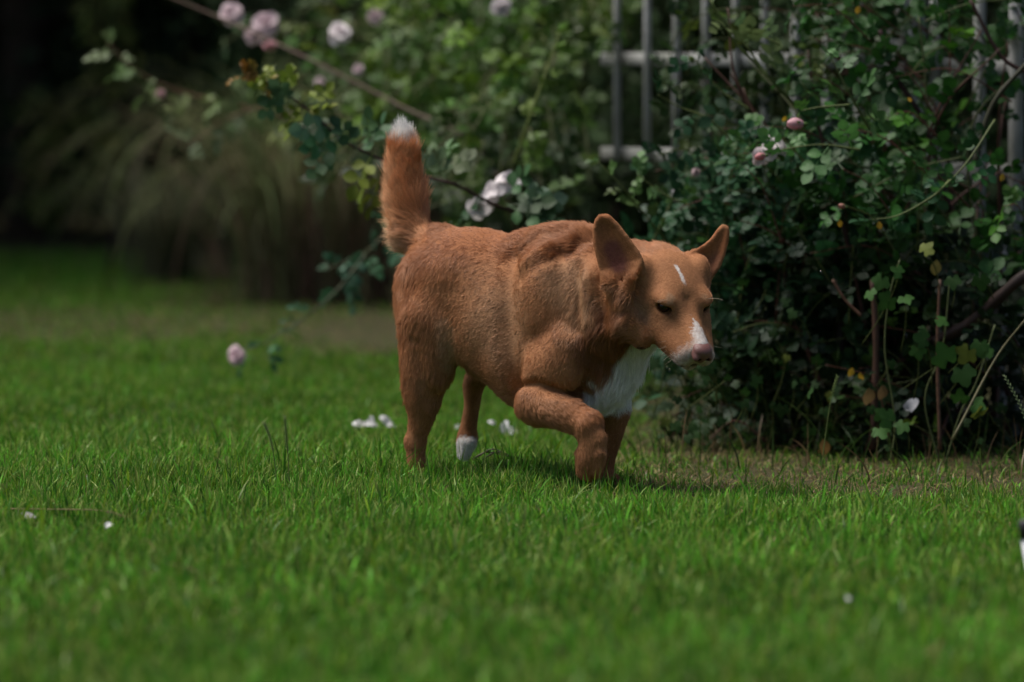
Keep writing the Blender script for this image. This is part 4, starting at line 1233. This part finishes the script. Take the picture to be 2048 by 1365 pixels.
def build_dog_grid():
    g = Grid((-.30, -.42, -.01), (.46, .33, .77), .0027)
    # trunk
    g.ell(D(912, 567, 0), (.112, .095, .098), k=.04)
    tb = R_(24)
    TM = np.array([F3 * math.cos(tb) - Z3 * math.sin(tb), L3, F3 * math.sin(tb) + Z3 * math.cos(tb)])
    g.ell(D(1015, 640, 0), (.170, .128, .150), TM, k=.05)
    g.ell(D(955, 560, 0), (.13, .115, .098), k=.05)
    g.ell(D(1120, 640, 0), (.145, .122, .172), k=.05)
    g.ell(D(1200, 690, 0), (.085, .098, .118), k=.05)          # breast
    g.cone(D(1060, 505, 0), D(1150, 505, 0), .042, .050, k=.05) # withers
    g.ell(D(1075, 725, .02), (.085, .100, .098), k=.04)
    # tucked-up belly line, cut before the legs go on
    tc = R_(40)
    TC = np.array([F3 * math.cos(tc) - Z3 * math.sin(tc), L3, F3 * math.sin(tc) + Z3 * math.cos(tc)])
    g.ell(D(920, 814, .03), (.150, .190, .090), TC, k=.036, mode='sub')
    # neck and ruff
    g.cone(D(1140, 575, 0), HP(-.115, -.065), .105, .080, k=.05)
    g.cone(D(1190, 650, 0), HP(-.09, -.10), .085, .058, k=.05)
    g.ell(D(1168, 590, .075), (.05, .035, .085), k=.03)
    g.cone(D(1100, 500, .035), D(1165, 500, .02), .034, .036, k=.02)
    g.cone(D(1190, 520, .05), D(1170, 640, .090), .026, .026, k=.012)
    g.cone(D(1062, 520, .075), D(1100, 492, .055), .018, .016, k=.014)
    g.cone(D(1075, 475, .03), D(1130, 466, .02), .012, .012, k=.014)
    g.cone(DY(1240, 600, -.25), DY(1254, 648, -.255), .022, .026, k=.02)
    g.cone(DY(1254, 650, -.255), DY(1284, 676, -.26), .026, .022, k=.02)
    g.cone(DY(1205, 560, -.20), DY(1225, 660, -.205), .035, .040, k=.03)
    g.chain([(D(1148, 540, .118), .006), (D(1150, 600, .125), .007), (D(1160, 670, .12), .006)], k=.014, mode='sub')
    # near shoulder and upper arm
    g.ell(D(1090, 600, .100), (.050, .036, .100), k=.022)
    g.ell(D(1105, 735, .112), (.070, .036, .060), k=.018)
    g.cone(D(1140, 690, .10), D(1068, 790, .112), .042, .036, k=.025)
    # near fore leg, lifted
    g.chain([(D(1072, 805, .122), .040), (D(1120, 820, .125), .037), (D(1172, 848, .118), .030)], k=.008)
    g.chain([(D(1176, 850, .118), .028), (D(1184, 885, .115), .027), (D(1182, 915, .112), .029), (D(1178, 938, .108), .024)], k=.012)
    for dx, r in ((-19, .0115), (-7, .0125), (7, .0125), (18, .0115)):
        g.cone(D(1182 + dx, 905, .120), D(1178 + dx * .8, 944, .117), r, r * .8, k=.006)
    g.ell(D(1200, 878, .118), (.010, .012, .016), k=.012)
    g.ell(D(1050, 818, .118), (.014, .014, .014), k=.02)
    g.ell(D(1080, 812, .124), (.05, .032, .036), k=.012)
    # far fore leg, standing
    g.chain([(D(1185, 720, -.07), .055), (D(1228, 805, -.07), .034), (D(1228, 850, -.07), .024), (D(1215, 905, -.07), .019), (D(1206, 950, -.07), .019)], k=.02)
    g.ell(D(1210, 958, -.07), (.032, .024, .016), k=.012)
    # near thigh and hind leg
    g.ell(D(874, 620, .078), (.066, .036, .105), k=.025)
    g.ell(D(850, 600, .055), (.060, .050, .090), k=.03)
    g.chain([(D(868, 645, .075), .064), (D(856, 715, .078), .054), (D(848, 780, .080), .042), (D(843, 830, .080), .027), (D(832, 882, .080), .019)], k=.03)
    g.cone(D(896, 650, .085), D(872, 748, .088), .025, .022, k=.03)
    g.chain([(D(830, 885, .080), .020), (D(833, 925, .080), .019), (D(834, 955, .080), .020)], k=.014)
    g.ell(D(842, 964, .085), (.032, .024, .015), k=.012)
    # far hind leg, lifting off
    g.chain([(D(985, 670, -.06), .034), (D(985, 722, -.07), .026), (D(950, 764, -.07), .023), (D(944, 812, -.07), .0165), (D(937, 855, -.07), .0175), (D(934, 882, -.07), .022), (D(928, 908, -.07), .012)], k=.014)
    g.cone(D(944, 762, -.07), D(941, 752, -.07), .013, .008, k=.012)
    for dx, l in ((-12, -.062), (-4, -.055), (5, -.058), (11, -.066)):
        g.cone(D(934 + dx, 884, l), D(928 + dx * .7, 917 - abs(dx) * .4, l), .0095, .0065, k=.004)
    # tail
    g.chain([(D(885, 490, 0), .040), (D(850, 484, 0), .036), (D(826, 450, 0), .034), (D(815, 400, 0), .033), (D(809, 350, 0), .031), (D(808, 312, 0), .027), (D(806, 282, 0), .015), (D(804, 260, 0), .005)], k=.02)
    g.ell(D(826, 478, 0), (.026, .025, .028), k=.02)
    # muscle lines, skin folds and hollows pressed into the near side
    g.press([(1012, 520), (1020, 600), (1028, 700), (1036, 770)], .013, .022)
    g.press([(1070, 530), (1078, 640)], -.005, .032)
    g.press([(915, 590), (925, 650), (938, 712)], .006, .040)
    g.press([(846, 680), (851, 740), (858, 800)], .005, .012)
    g.press([(885, 520), (862, 560), (850, 620)], -.004, .030)
    g.press([(1150, 540), (1158, 610), (1150, 660)], .006, .016)
    g.press([(1195, 520), (1200, 580), (1205, 640)], .0045, .012)
    g.press([(1045, 530), (1078, 498), (1118, 480)], -.007, .012)
    g.press([(1055, 560), (1092, 522), (1130, 508)], .004, .011)
    g.press([(1030, 500), (1060, 474), (1100, 462)], .005, .009)
    g.press([(1172, 560), (1176, 620), (1184, 680)], -.005, .014)
    g.press([(1057, 772), (1100, 764), (1150, 788)], .009, .008)
    g.press([(960, 520), (980, 620), (990, 720)], -.003, .05)
    # head
    g.ell(HP(-.078, -.040), (.082, .062, .083), HM, k=.02)
    g.ell(HP(-.037, -.027), (.048, .034, .060), HM, k=.02)
    for s in (1, -1):
        g.ell(HP(-.070, -.070, s * .050), (.055, .046, .036), HM, k=.02)
        g.ell(HP(-.018, -.050, s * .042), (.044, .027, .020), HM, k=.016)
        g.ell(HP(-.024, -.004, s * .042), (.022, .0110, .019), HM, k=.014)     # brow
        g.ell(HP(-.014, -.0300, s * .043), (.018, .0075, .016), HM, k=.008)    # lower lid
        g.ell(HP(-.105, -.020, s * .066), (.035, .040, .024), HM, k=.02)      # ear root
        g.cone(HP(-.005, -.063, s * .039), HP(.078, -.057, s * .021), .032, .0235, k=.012)   # lips
    g.cone(HP(-.01, -.036), HP(.084, -.030), .034, .0200, k=.018)             # bridge
    g.cone(HP(-.065, -.080), HP(.020, -.078), .038, .028, k=.02)
    g.cone(HP(.002, -.090), HP(.076, -.079), .026, .0165, k=.006)
    # stop between the brows
    g.ell(HP(.006, .006), (.02, .005, .006), HM, k=.020, mode='sub')
    # mouth line
    for s in (1, -1):
        g.chain([(HP(.008, -.090, s * .062), .0034), (HP(.022, -.089, s * .053), .0030), (HP(.045, -.087, s * .043), .0024), (HP(.075, -.079, s * .034), .0022), (HP(.095, -.072, s * .010), .0020)], k=.005, mode='sub')
        # eye sockets
        g.ell(HP(-.008, -.0160, s * (.048 if s > 0 else .050)), (.016, .0102, .0160), HM, k=.003, mode='sub')
    for key, e in EARS.items():
        P = ear_points(e)
        for v in range(P.shape[0]):
            rr = .0036 if v > 4 else .0055
            for u in range(P.shape[1] - 1):
                g.cone(P[v, u], P[v, u + 1], rr, rr, k=.0035)
    # ear root folds of the near ear
    g.cone(DY(1222, 568, -.262), DY(1240, 590, -.262), .016, .014, k=.02)
    g.cone(DY(1262, 560, -.272), DY(1250, 600, -.272), .010, .009, k=.016)
    return g

TAN = np.array([.365, .164, .072]); LIGHT = np.array([.60, .40, .24]); RUST = np.array([.25, .090, .032]); WHITE = np.array([.80, .78, .76]); DARK = np.array([.035, .018, .012])
PINK = np.array([.20, .075, .055])

def seg_dist(P, a, b):
    ba = b - a
    h = np.clip(((P - a) @ ba) / max(ba @ ba, 1e-9), 0, 1)
    return np.linalg.norm(P - a - h[:, None] * ba, axis=1)

def pigment(P):
    n1 = vnoise(P, 22, 1); n2 = vnoise(P, 60, 2); n3 = vnoise(P, 9, 3); n4 = vnoise(P, 230, 4)
    c = TAN * (0.80 + .22 * n1[:, None] + .28 * n2[:, None])
    def blend(c, w, k): return c * (1 - w[:, None]) + k * w[:, None]
    def spot(a, r0, r1, b=None):
        d = seg_dist(P, a, a if b is None else b) + (n2 - .5) * .012 + (n4 - .5) * .006
        return 1 - smooth01(d, r0, r1)
    c = blend(c, .55 * smooth01(n3, .45, .8) * (P[:, 2] < .52), RUST * 1.2)
    # redder back
    c = blend(c, .45 * smooth01(P[:, 2], .43, .52) * (P[:, 0] < .2) * (P[:, 0] > -.17), RUST * 1.25)
    # paler sides
    c = blend(c, .45 * spot(D(1130, 560, .12), .02, .07, D(1165, 650, .13)), LIGHT * .85)
    c = blend(c, .75 * spot(DY(1150, 570, -.22), .004, .022, DY(1165, 640, -.24)), LIGHT)
    c = blend(c, .5 * spot(D(1085, 500, .06), .005, .03, D(1120, 495, .05)), LIGHT * .9)
    c = blend(c, .35 * spot(D(990, 650, .13), .04, .12), LIGHT * .7)
    c = blend(c, .45 * spot(D(890, 650, .12), .01, .03, D(905, 720, .09)), LIGHT * .8)
    c = blend(c, .6 * spot(D(930, 700, 0), .03, .07), LIGHT)
    c = blend(c, .4 * spot(D(845, 640, .1), .0, .03, D(850, 760, .1)), LIGHT * .75)
    c = blend(c, .75 * spot(D(780, 480, 0), .04, .085, D(800, 500, 0)), LIGHT)
    c = blend(c, .45 * spot(D(790, 400, 0), .02, .06, D(785, 330, 0)), TAN * 1.3)
    c = blend(c, .5 * spot(HP(-.03, -.06, .075), .01, .045), LIGHT * .7)
    c = blend(c, .5 * spot(HP(-.015, .008, .040), .004, .016), LIGHT * .75)
    c = blend(c, .5 * spot(HP(-.015, .008, -.040), .004, .016), LIGHT * .75)
    # rusty throat and neck side; throat darkened in place of shade below the jaw
    c = blend(c, .9 * spot(D(1195, 700, .09), .03, .08, D(1235, 660, .08)), RUST * .8)
    c = blend(c, .45 * spot(D(1130, 540, .1), .015, .05, D(1060, 470, .03)) * n1, RUST * .8)
    # white breast
    zlow = D(1220, 822, 0)[2]
    for a, b, r in ((D(1290, 720, .0), D(1215, 800, .02), .050), (D(1290, 720, -.03), D(1230, 800, -.04), .065), (D(1195, 785, .065), D(1215, 815, .04), .030), (D(1300, 700, .0), D(1330, 720, 0), .05), (HP(-.02, -.115), HP(.02, -.10), .018)):
        d = seg_dist(P, a, b) + (n2 - .5) * .022 + (n4 - .5) * .012
        c = blend(c, (1 - smooth01(d, r * .82, r * 1.05)) * smooth01(P[:, 2] + (n2 - .5) * .02, zlow - .008, zlow + .008), WHITE)
    # paler tail, creamy on its rear edge
    tw = (P[:, 0] < -.165) * smooth01(P[:, 2], .46, .52)
    c = c * (1 + .55 * tw[:, None] * np.array([1.0, 1.12, 1.2]))
    c = blend(c, .6 * tw * (1 - smooth01(P[:, 0] - D(790, 0, 0)[0], -.012, .022)) * (1 - smooth01(P[:, 2], .56, .68)), LIGHT)
    # tail tip
    tt = (P[:, 2] - D(807, 302, 0)[2] + (n4 - .5) * .03) * (P[:, 0] < 0)
    c = blend(c, smooth01(tt, -.006, .014) * (P[:, 0] < -.1), WHITE)
    # white far hind paw
    pw = (seg_dist(P, D(930, 912, -.06), D(934, 897, -.06)) + (n4 - .5) * .01)
    c = blend(c, (1 - smooth01(pw, .022, .031)), WHITE)
    # head in its own frame
    q = (P - H0) @ HM.T
    f, u, r = q[:, 0], q[:, 1], q[:, 2]
    head = (seg_dist(P, HP(-.09, -.04), HP(.08, -.04)) < .10)
    j = (n4 - .5) * .006
    # forehead streak
    w = (1 - smooth01(np.abs(r - .002 + (f + .06) * .10) + j * .6, .0022, .0045) ) * smooth01(f, -.092, -.084) * (1 - smooth01(f, -.054, -.036)) * (u > -.03)
    c = blend(c, w * head * (.75 + .3 * n2), WHITE * .95)
    # muzzle blaze
    n5 = vnoise(P * np.array([1, 1, .5]), 420, 5); wid = .0002 + .015 * smooth01(f, .022, .066)
    w = (1 - smooth01(np.abs(r + .001) + j * 1.6 + (n5 - .5) * .010, wid * .6, wid * 1.15 + .002)) * smooth01(f, .014, .026) * (u > -.052)
    c = blend(c, w * head * (.60 + .35 * n5), WHITE * .88)
    w = smooth01(f + j * 2, .066, .092) * .65 * (.4 + .8 * n5)
    c = blend(c, w * head, WHITE * .8)
    # dark lips and chin rim
    c = blend(c, .8 * (1 - smooth01(np.abs(u + .083 + (f - .05) * -.28) + j * .3, .003, .006)) * (f > .015) * head, DARK)
    # eye rims
    for s in (1, -1):
        d = np.sqrt(((f + .008) / 1.1) ** 2 + ((u + .0155) / .42) ** 2 + ((r - s * .048) / 1.1) ** 2)
        c = blend(c, (1 - smooth01(d, .0115, .0175)) * head, DARK * 1.6)
        d2 = np.sqrt((f - .004) ** 2 + (u + .022) ** 2 + (r - s * .036) ** 2)
        c = blend(c, .5 * (1 - smooth01(d2, .004, .011)) * head, RUST * .6)
    return c

def ear_inner(P):
    """weight of bare pinkish skin inside the ears"""
    w = np.zeros(len(P))
    w = np.maximum(w, 1 - smooth01(seg_dist(P, DY(1238, 528, -.25), DY(1226, 500, -.245)), .010, .028))
    w = np.maximum(w, .5 * (1 - smooth01(seg_dist(P, DY(1432, 520, -.15), DY(1426, 540, -.155)), .008, .022)))
    return w

def build_dog():
    root = empty('dog', (OX, 0, 0))
    tag(root, 'short-legged tan dog with white chest and tail tip walking on the lawn, one forepaw lifted', 'dog')
    g = build_dog_grid()
    V, Q = g.mesh(2)
    N = g.gradn(V)
    col = pigment(V)
    wi = ear_inner(V)[:, None]
    col = col * (1 - wi) + PINK * wi
    body_m = mat('dog_skin', attr=True, rough=.8, spec=.2, noise=(.75, .7, .68), noise_scale=160, bump=.25, bump_scale=320)
    bm_ = np_mesh('body', V, [Q], True, col * .85)
    body = link_mesh('body', bm_, body_m, root)
    # ---- eyes
    eye_m = mat('eye_brown', (.012, .006, .003), rough=.12, spec=.35)
    for s in (1, -1):
        c = HP(-.0150, -.0160, s * .0450)
        th = np.linspace(0, math.pi, 15); ph = np.linspace(0, 2 * math.pi, 24, endpoint=False)
        v = np.array([(math.sin(a) * math.cos(b), math.sin(a) * math.sin(b), math.cos(a)) for a in th for b in ph]) * .0118 + c
        q = [(i * 24 + j, (i + 1) * 24 + j, (i + 1) * 24 + (j + 1) % 24, i * 24 + (j + 1) % 24) for i in range(14) for j in range(24)]
        link_mesh('eye', np_mesh('eye', v, [np.array(q)]), eye_m, root)
    # ---- nose
    ng = Grid(HP(0.0880, -0.0330) - .035, HP(0.0880, -0.0330) + .035, .0009)
    ng.ell(HP(0.0990, -0.0300), (.015, .0150, .0215), HM, k=.003)
    ng.ell(HP(0.0930, -0.0210), (.018, .0095, .0190), HM, k=.006)
    ng.ell(HP(0.0990, -0.0430), (.011, .009, .008), HM, k=.005)
    for s in (1, -1):
        ng.ell(HP(0.1060, -0.0330, s * .0145), (.009, .0075, .0070), HM, k=.004)
        ng.ell(HP(0.1160, -0.0345, s * .0095), (.011, .0048, .0046), HM, k=.002, mode='sub')
        ng.cone(HP(0.1080, -0.0370, s * .012), HP(0.1000, -0.0385, s * .020), .0018, .0014, k=.002, mode='sub')
    ng.cone(HP(0.1140, -0.0330), HP(0.1080, -0.0490), .0007, .0007, k=.002, mode='sub')
    nv, nq = ng.mesh(1)
    qn = (nv - H0) @ HM.T
    nn = vnoise(nv, 900, 8)
    nc = np.array([.155, .066, .058]) * (.75 + .5 * nn[:, None]) 
    low = (1 - smooth01(qn[:, 1], -.052, -.043))[:, None]
    nc = nc * (1 - low * .6)
    hole = np.zeros(len(nv))
    for s in (1, -1):
        hole = np.maximum(hole, 1 - smooth01(np.linalg.norm(nv - HP(0.1080, -0.0345, s * .0095), axis=1), .0045, .0068))
    nc = nc * (1 - .85 * hole[:, None])
    link_mesh('nose', np_mesh('nose', nv, [nq], True, nc), mat('nose_leather', attr=True, rough=.42, spec=.45, bump=.25, bump_scale=700), root)
    if not WITH_FUR: return root
    # ---- fur
    flows_setup()
    a, b, c_, d_ = (V[Q[:, i]] for i in range(4))
    area = .5 * np.linalg.norm(np.cross(c_ - a, d_ - b), axis=1)
    cen = (a + b + c_ + d_) / 4
    NQ = unit(np.cross(c_ - a, d_ - b))
    side = (NQ @ np.array([0.1, -1, .25]))
    qh = (cen - H0) @ HM.T
    dh = seg_dist(cen, HP(-.09, -.04), HP(.09, -.045))
    wgt = area * (1 + 1.6 * (dh < .085)) * np.where(side < -.35, .35, 1.0)
    wgt *= 1 + .5 * (cen[:, 2] < .2)
    nh = 420000
    pick = rng.choice(len(Q), nh, p=wgt / wgt.sum())
    uv = rng.random((nh, 2))
    P = (a[pick] * ((1 - uv[:, 0]) * (1 - uv[:, 1]))[:, None] + b[pick] * (uv[:, 0] * (1 - uv[:, 1]))[:, None]
         + c_[pick] * (uv[:, 0] * uv[:, 1])[:, None] + d_[pick] * ((1 - uv[:, 0]) * uv[:, 1])[:, None])
    Np = g.gradn(P)
    # no fur on the nose, in the eyes or deep in the ears
    qf = (P - H0) @ HM.T
    keep = np.ones(nh, bool)
    for s in (1, -1):
        keep &= (((qf[:, 0] + .008) / 1.1) ** 2 + ((qf[:, 1] + .0155) / .40) ** 2 + ((qf[:, 2] - s * .048) / 1.1) ** 2) > .0210 ** 2
    keep &= np.linalg.norm((P - HP(.103, -.033)) * 1.0, axis=1) > .0240
    keep &= rng.random(nh) > .75 * ear_inner(P)
    for s in (1, -1):
        m = [HP(.010, -.089, s * .060), HP(.022, -.089, s * .053), HP(.045, -.087, s * .043), HP(.075, -.079, s * .034), HP(.095, -.072, s * .010)]
        for a_, b_ in zip(m[:-1], m[1:]):
            keep &= seg_dist(P, a_, b_) > .0042
    P = P[keep]; Np = Np[keep]; nh = len(P)
    # flow field
    wsum = np.zeros(nh); vec = np.zeros((nh, 3)); ln = np.zeros(nh)
    for (fa, fb, fv, fl) in FLOW:
        d = seg_dist(P, fa, fb)
        w = np.exp(-(d / .022) ** 1.0 * 1.0) ** 1.6 + 1e-12
        wsum += w; vec += w[:, None] * fv; ln += w * fl
    vec = vec / wsum[:, None]; ln = ln / wsum
    # swirl noise
    def nz(sc_, sd): return (vnoise(P, sc_, sd) - .5)[:, None]
    wob = np.concatenate([nz(28, 21), nz(28, 22), nz(28, 23)], 1) * 1.1 + np.concatenate([nz(75, 24), nz(75, 25), nz(75, 26)], 1) * .7
    tipw = (P[:, 0] < -.15) * smooth01(P[:, 2], .64, .68)
    vec = unit(vec) + wob * smooth01(ln, .004, .03)[:, None] * .9 * (1 - .85 * tipw)[:, None]
    T = unit(vec - (vec * Np).sum(1, keepdims=True) * Np)
    # clumps: neighbours share a tuft key
    ck = 150
    cellj = np.floor(P * ck + 7.3 * np.concatenate([nz(40, 31), nz(40, 32), nz(40, 33)], 1))
    hsh = (np.abs(np.sin(cellj @ np.array([12.9898, 78.233, 37.719])) * 43758.5453) % 1.0)
    cl_len = .72 + .5 * hsh
    jit = rng.normal(0, 1, (nh, 3))
    ln = ln * cl_len * (.75 + .5 * rng.random(nh))
    tailw = (P[:, 0] < -.15) * smooth01(P[:, 2], .52, .60)
    lift = (.11 + .14 * rng.random(nh) + .10 * smooth01(ln, .012, .03) + .18 * (hsh - .5))[:, None] * (1 - .45 * tailw - .4 * tipw)[:, None] * (1 - .45 * (seg_dist(P, HP(-.09, -.0), HP(.05, -.02)) < .07))[:, None]
    K = 5
    S = np.zeros((nh, K, 3))
    S[:, 0] = P - Np * .0012
    P = P - Np * (.5 * ln * .0)[:, None]
    T = np.where((tipw > .3)[:, None], unit(unit(vec) + Np * .10 + np.array([-.12, 0, .9])), T)
    bend = unit(T + jit * .10)
    curl = np.cross(Np, T) * ((vnoise(P, 45, 41) - .5) * 1.3)[:, None]
    droop = np.array([0, 0, -1.0])
    for k in range(1, K):
        t = k / (K - 1)
        dirv = unit(bend * 1.0 + Np * lift * (1.25 - .9 * t) + curl * t * smooth01(ln, .015, .03)[:, None] + droop * .25 * t * smooth01(ln, .015, .035)[:, None])
        S[:, k] = S[:, k - 1] + dirv * (ln / (K - 1))[:, None]
    rad0 = (.00020 + .00012 * rng.random(nh)) * (.75 + 6 * np.minimum(ln, .02) / .3 )
    prof = np.array([1.0, 1.0, .85, .6, .18])
    hc = pigment(P)
    tone = (.78 + .30 * hsh + .28 * rng.random(nh))[:, None]
    hc = hc * tone
    wi = ear_inner(P)[:, None]
    hc = hc * (1 - .5 * wi)
    fm = bpy.data.materials.new('fur')
    fm.use_nodes = True
    nt = fm.node_tree
    pb = nt.nodes['Principled BSDF']
    at = nt.nodes.new('ShaderNodeAttribute'); at.attribute_name = 'col'
    hi = nt.nodes.new('ShaderNodeHairInfo')
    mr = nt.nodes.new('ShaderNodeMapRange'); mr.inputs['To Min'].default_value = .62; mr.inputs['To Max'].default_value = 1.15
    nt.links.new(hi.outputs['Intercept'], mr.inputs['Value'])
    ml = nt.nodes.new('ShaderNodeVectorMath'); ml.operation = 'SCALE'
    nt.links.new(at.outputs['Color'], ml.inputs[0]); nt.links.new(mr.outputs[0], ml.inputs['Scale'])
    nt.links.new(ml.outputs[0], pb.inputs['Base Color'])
    pb.inputs['Roughness'].default_value = .45
    pb.inputs['Specular IOR Level'].default_value = .35
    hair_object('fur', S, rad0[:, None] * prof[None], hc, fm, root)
    # ---- whiskers and brow hairs
    ws = []
    for s in (1, -1):
        for i in range(15):
            o = HP(rng.uniform(.045, .088), rng.uniform(-.060, -.045), s * rng.uniform(.020, .027))
            dv = unit(hr * s * 1.0 - hf * rng.uniform(-.2, .5) - hu * rng.uniform(.1, .8) * (1 if i % 3 else -.3))
            ws.append((o, dv, rng.uniform(.025, .05)))
        for i in range(3):
            ws.append((HP(-.012, .006, s * rng.uniform(.044, .056)), unit(hr * s + hf * .2 + hu * rng.uniform(.1, .5)), rng.uniform(.018, .03)))
    for i in range(8):
        ws.append((HP(rng.uniform(.03, .07), -.087, rng.uniform(-.01, .01)), unit(-hu + hf * rng.uniform(-.3, .3) + hr * rng.uniform(-.4, .4)), rng.uniform(.01, .02)))
    WP = np.array([[o + dv * L * t - Z3 * .25 * L * t * t for t in np.linspace(0, 1, 5)] for o, dv, L in ws])
    hair_object('whiskers', WP, np.tile(np.array([.00017, .00016, .00014, .00011, .00006]), (len(ws), 1)), np.tile(np.array([.75, .6, .45]), (len(ws), 1)), fm, root)
    return root

def flows_setup():
    back = -F3
    down = -Z3
    # trunk, flowing to the rear and a little down on the sides
    flow(D(1150, 480, 0), D(900, 480, 0), None, .0085)
    for l in (.12, -.12):
        flow(D(1120, 560, l), D(900, 590, l), back + down * .35, .0085)
        flow(D(1100, 680, l), D(930, 680, l), back + down * .45, .0085)
        flow(D(1080, 760, l), D(970, 740, l), back + down * .3, .0085)
    flow(D(1150, 500, .02), D(1080, 480, .02), back + Z3 * .25, .026)
    flow(D(1060, 800, .05), D(950, 740, .0), back + down * .3, .014)
    flow(D(930, 700, .0), D(925, 730, .05), down + back * .2, .026)
    # shoulder
    for l in (.13, -.13):
        flow(D(1120, 560, l), D(1080, 640, l), back * .5 + down, .0085)
        flow(D(1090, 700, l), D(1070, 790, l), back * .5 + down, .0085)
        flow(D(1150, 640, l * .9), D(1150, 720, l * .9), back * .35 + down, .010)
    # neck: long fur running down from behind the head
    for l in (.10, -.10):
        flow(DY(1200, 540, -.10) if l > 0 else D(1200, 540, l), D(1160, 640, l), down + back * .35, .034)
        flow(HP(-.12, -.10, .06 if l > 0 else -.06), D(1210, 690, l * .8), down + back * .3, .030)
    flow(HP(-.13, -.02), D(1180, 500, 0), None, .024)
    # breast
    flow(HP(-.06, -.13), D(1230, 760, 0), down + F3 * .15, .032)
    flow(D(1240, 720, .0), D(1200, 820, .02), down * 1 + back * .1, .032)
    # thighs and legs
    for l in (.10, -.10):
        flow(D(900, 560, l), D(880, 700, l * .9), down + back * .25, .013)
        flow(D(830, 560, l * .7), D(812, 760, l * .7), down + back * .1, .022)
        flow(D(870, 700, l * .9), D(845, 840, l * .8), down + back * .2, .012)
    flow(D(835, 870, .08), D(833, 960, .08), None, .008)
    flow(D(1075, 800, .13), D(1172, 848, .12), None, .010)
    flow(D(1075, 825, .11), D(1120, 840, .11), F3 * .3 + down + back * .6, .016)
    flow(D(1180, 855, .12), D(1180, 945, .11), None, .009)
    flow(D(1230, 810, -.07), D(1206, 960, -.07), None, .009)
    flow(D(945, 770, -.07), D(930, 920, -.07), None, .0055)
    # tail
    tp = [D(885, 480, 0), D(850, 484, 0), D(828, 450, 0), D(817, 400, 0), D(811, 350, 0), D(808, 305, 0), D(807, 255, 0)]
    tl = [.022, .042, .044, .040, .034, .028]
    for i in range(6):
        flow(tp[i], tp[i + 1], None, tl[i])
    flow(D(800, 470, 0), D(790, 500, 0), np.array([-.9, 0, -.35]), .040)
    flow(D(788, 440, 0), D(786, 400, 0), np.array([-.8, 0, .25]), .038)
    # head
    for s in (1, -1):
        flow(HP(.085, -.035, s * .02), HP(.01, -.03, s * .03), None, .0045)
        flow(HP(.01, -.06, s * .045), HP(-.05, -.07, s * .075), None, .007)
        flow(HP(-.05, -.07, s * .075), HP(-.12, -.09, s * .075), -hf - hu * .35, .016)
        flow(HP(-.02, .00, s * .03), HP(-.09, .015, s * .035), None, .0045)
        flow(HP(.07, -.07, s * .01), HP(-.04, -.11, s * .02), None, .007)
        flow(HP(-.03, -.02, s * .06), HP(-.09, -.03, s * .08), None, .009)
    flow(HP(.085, -.012), HP(.01, -.005), None, .004)
    flow(HP(.005, .01), HP(-.10, .02), None, .0045)
    flow(DY(1248, 540, -.262), DY(1210, 440, -.247), None, .005)
    flow(DY(1285, 522, -.27), DY(1230, 450, -.25), None, .005)
    flow(DY(1205, 545, -.26), DY(1190, 465, -.25), None, .005)
    flow(DY(1262, 556, -.275), DY(1235, 515, -.262), np.array([-.5, 0, .6]), .012)
    flow(DY(1402, 545, -.165), DY(1448, 458, -.147), None, .005)
    flow(DY(1235, 580, -.28), DY(1245, 605, -.28), np.array([-.3, -.2, -1]), .022)

if WITH_DOG:
    build_dog()
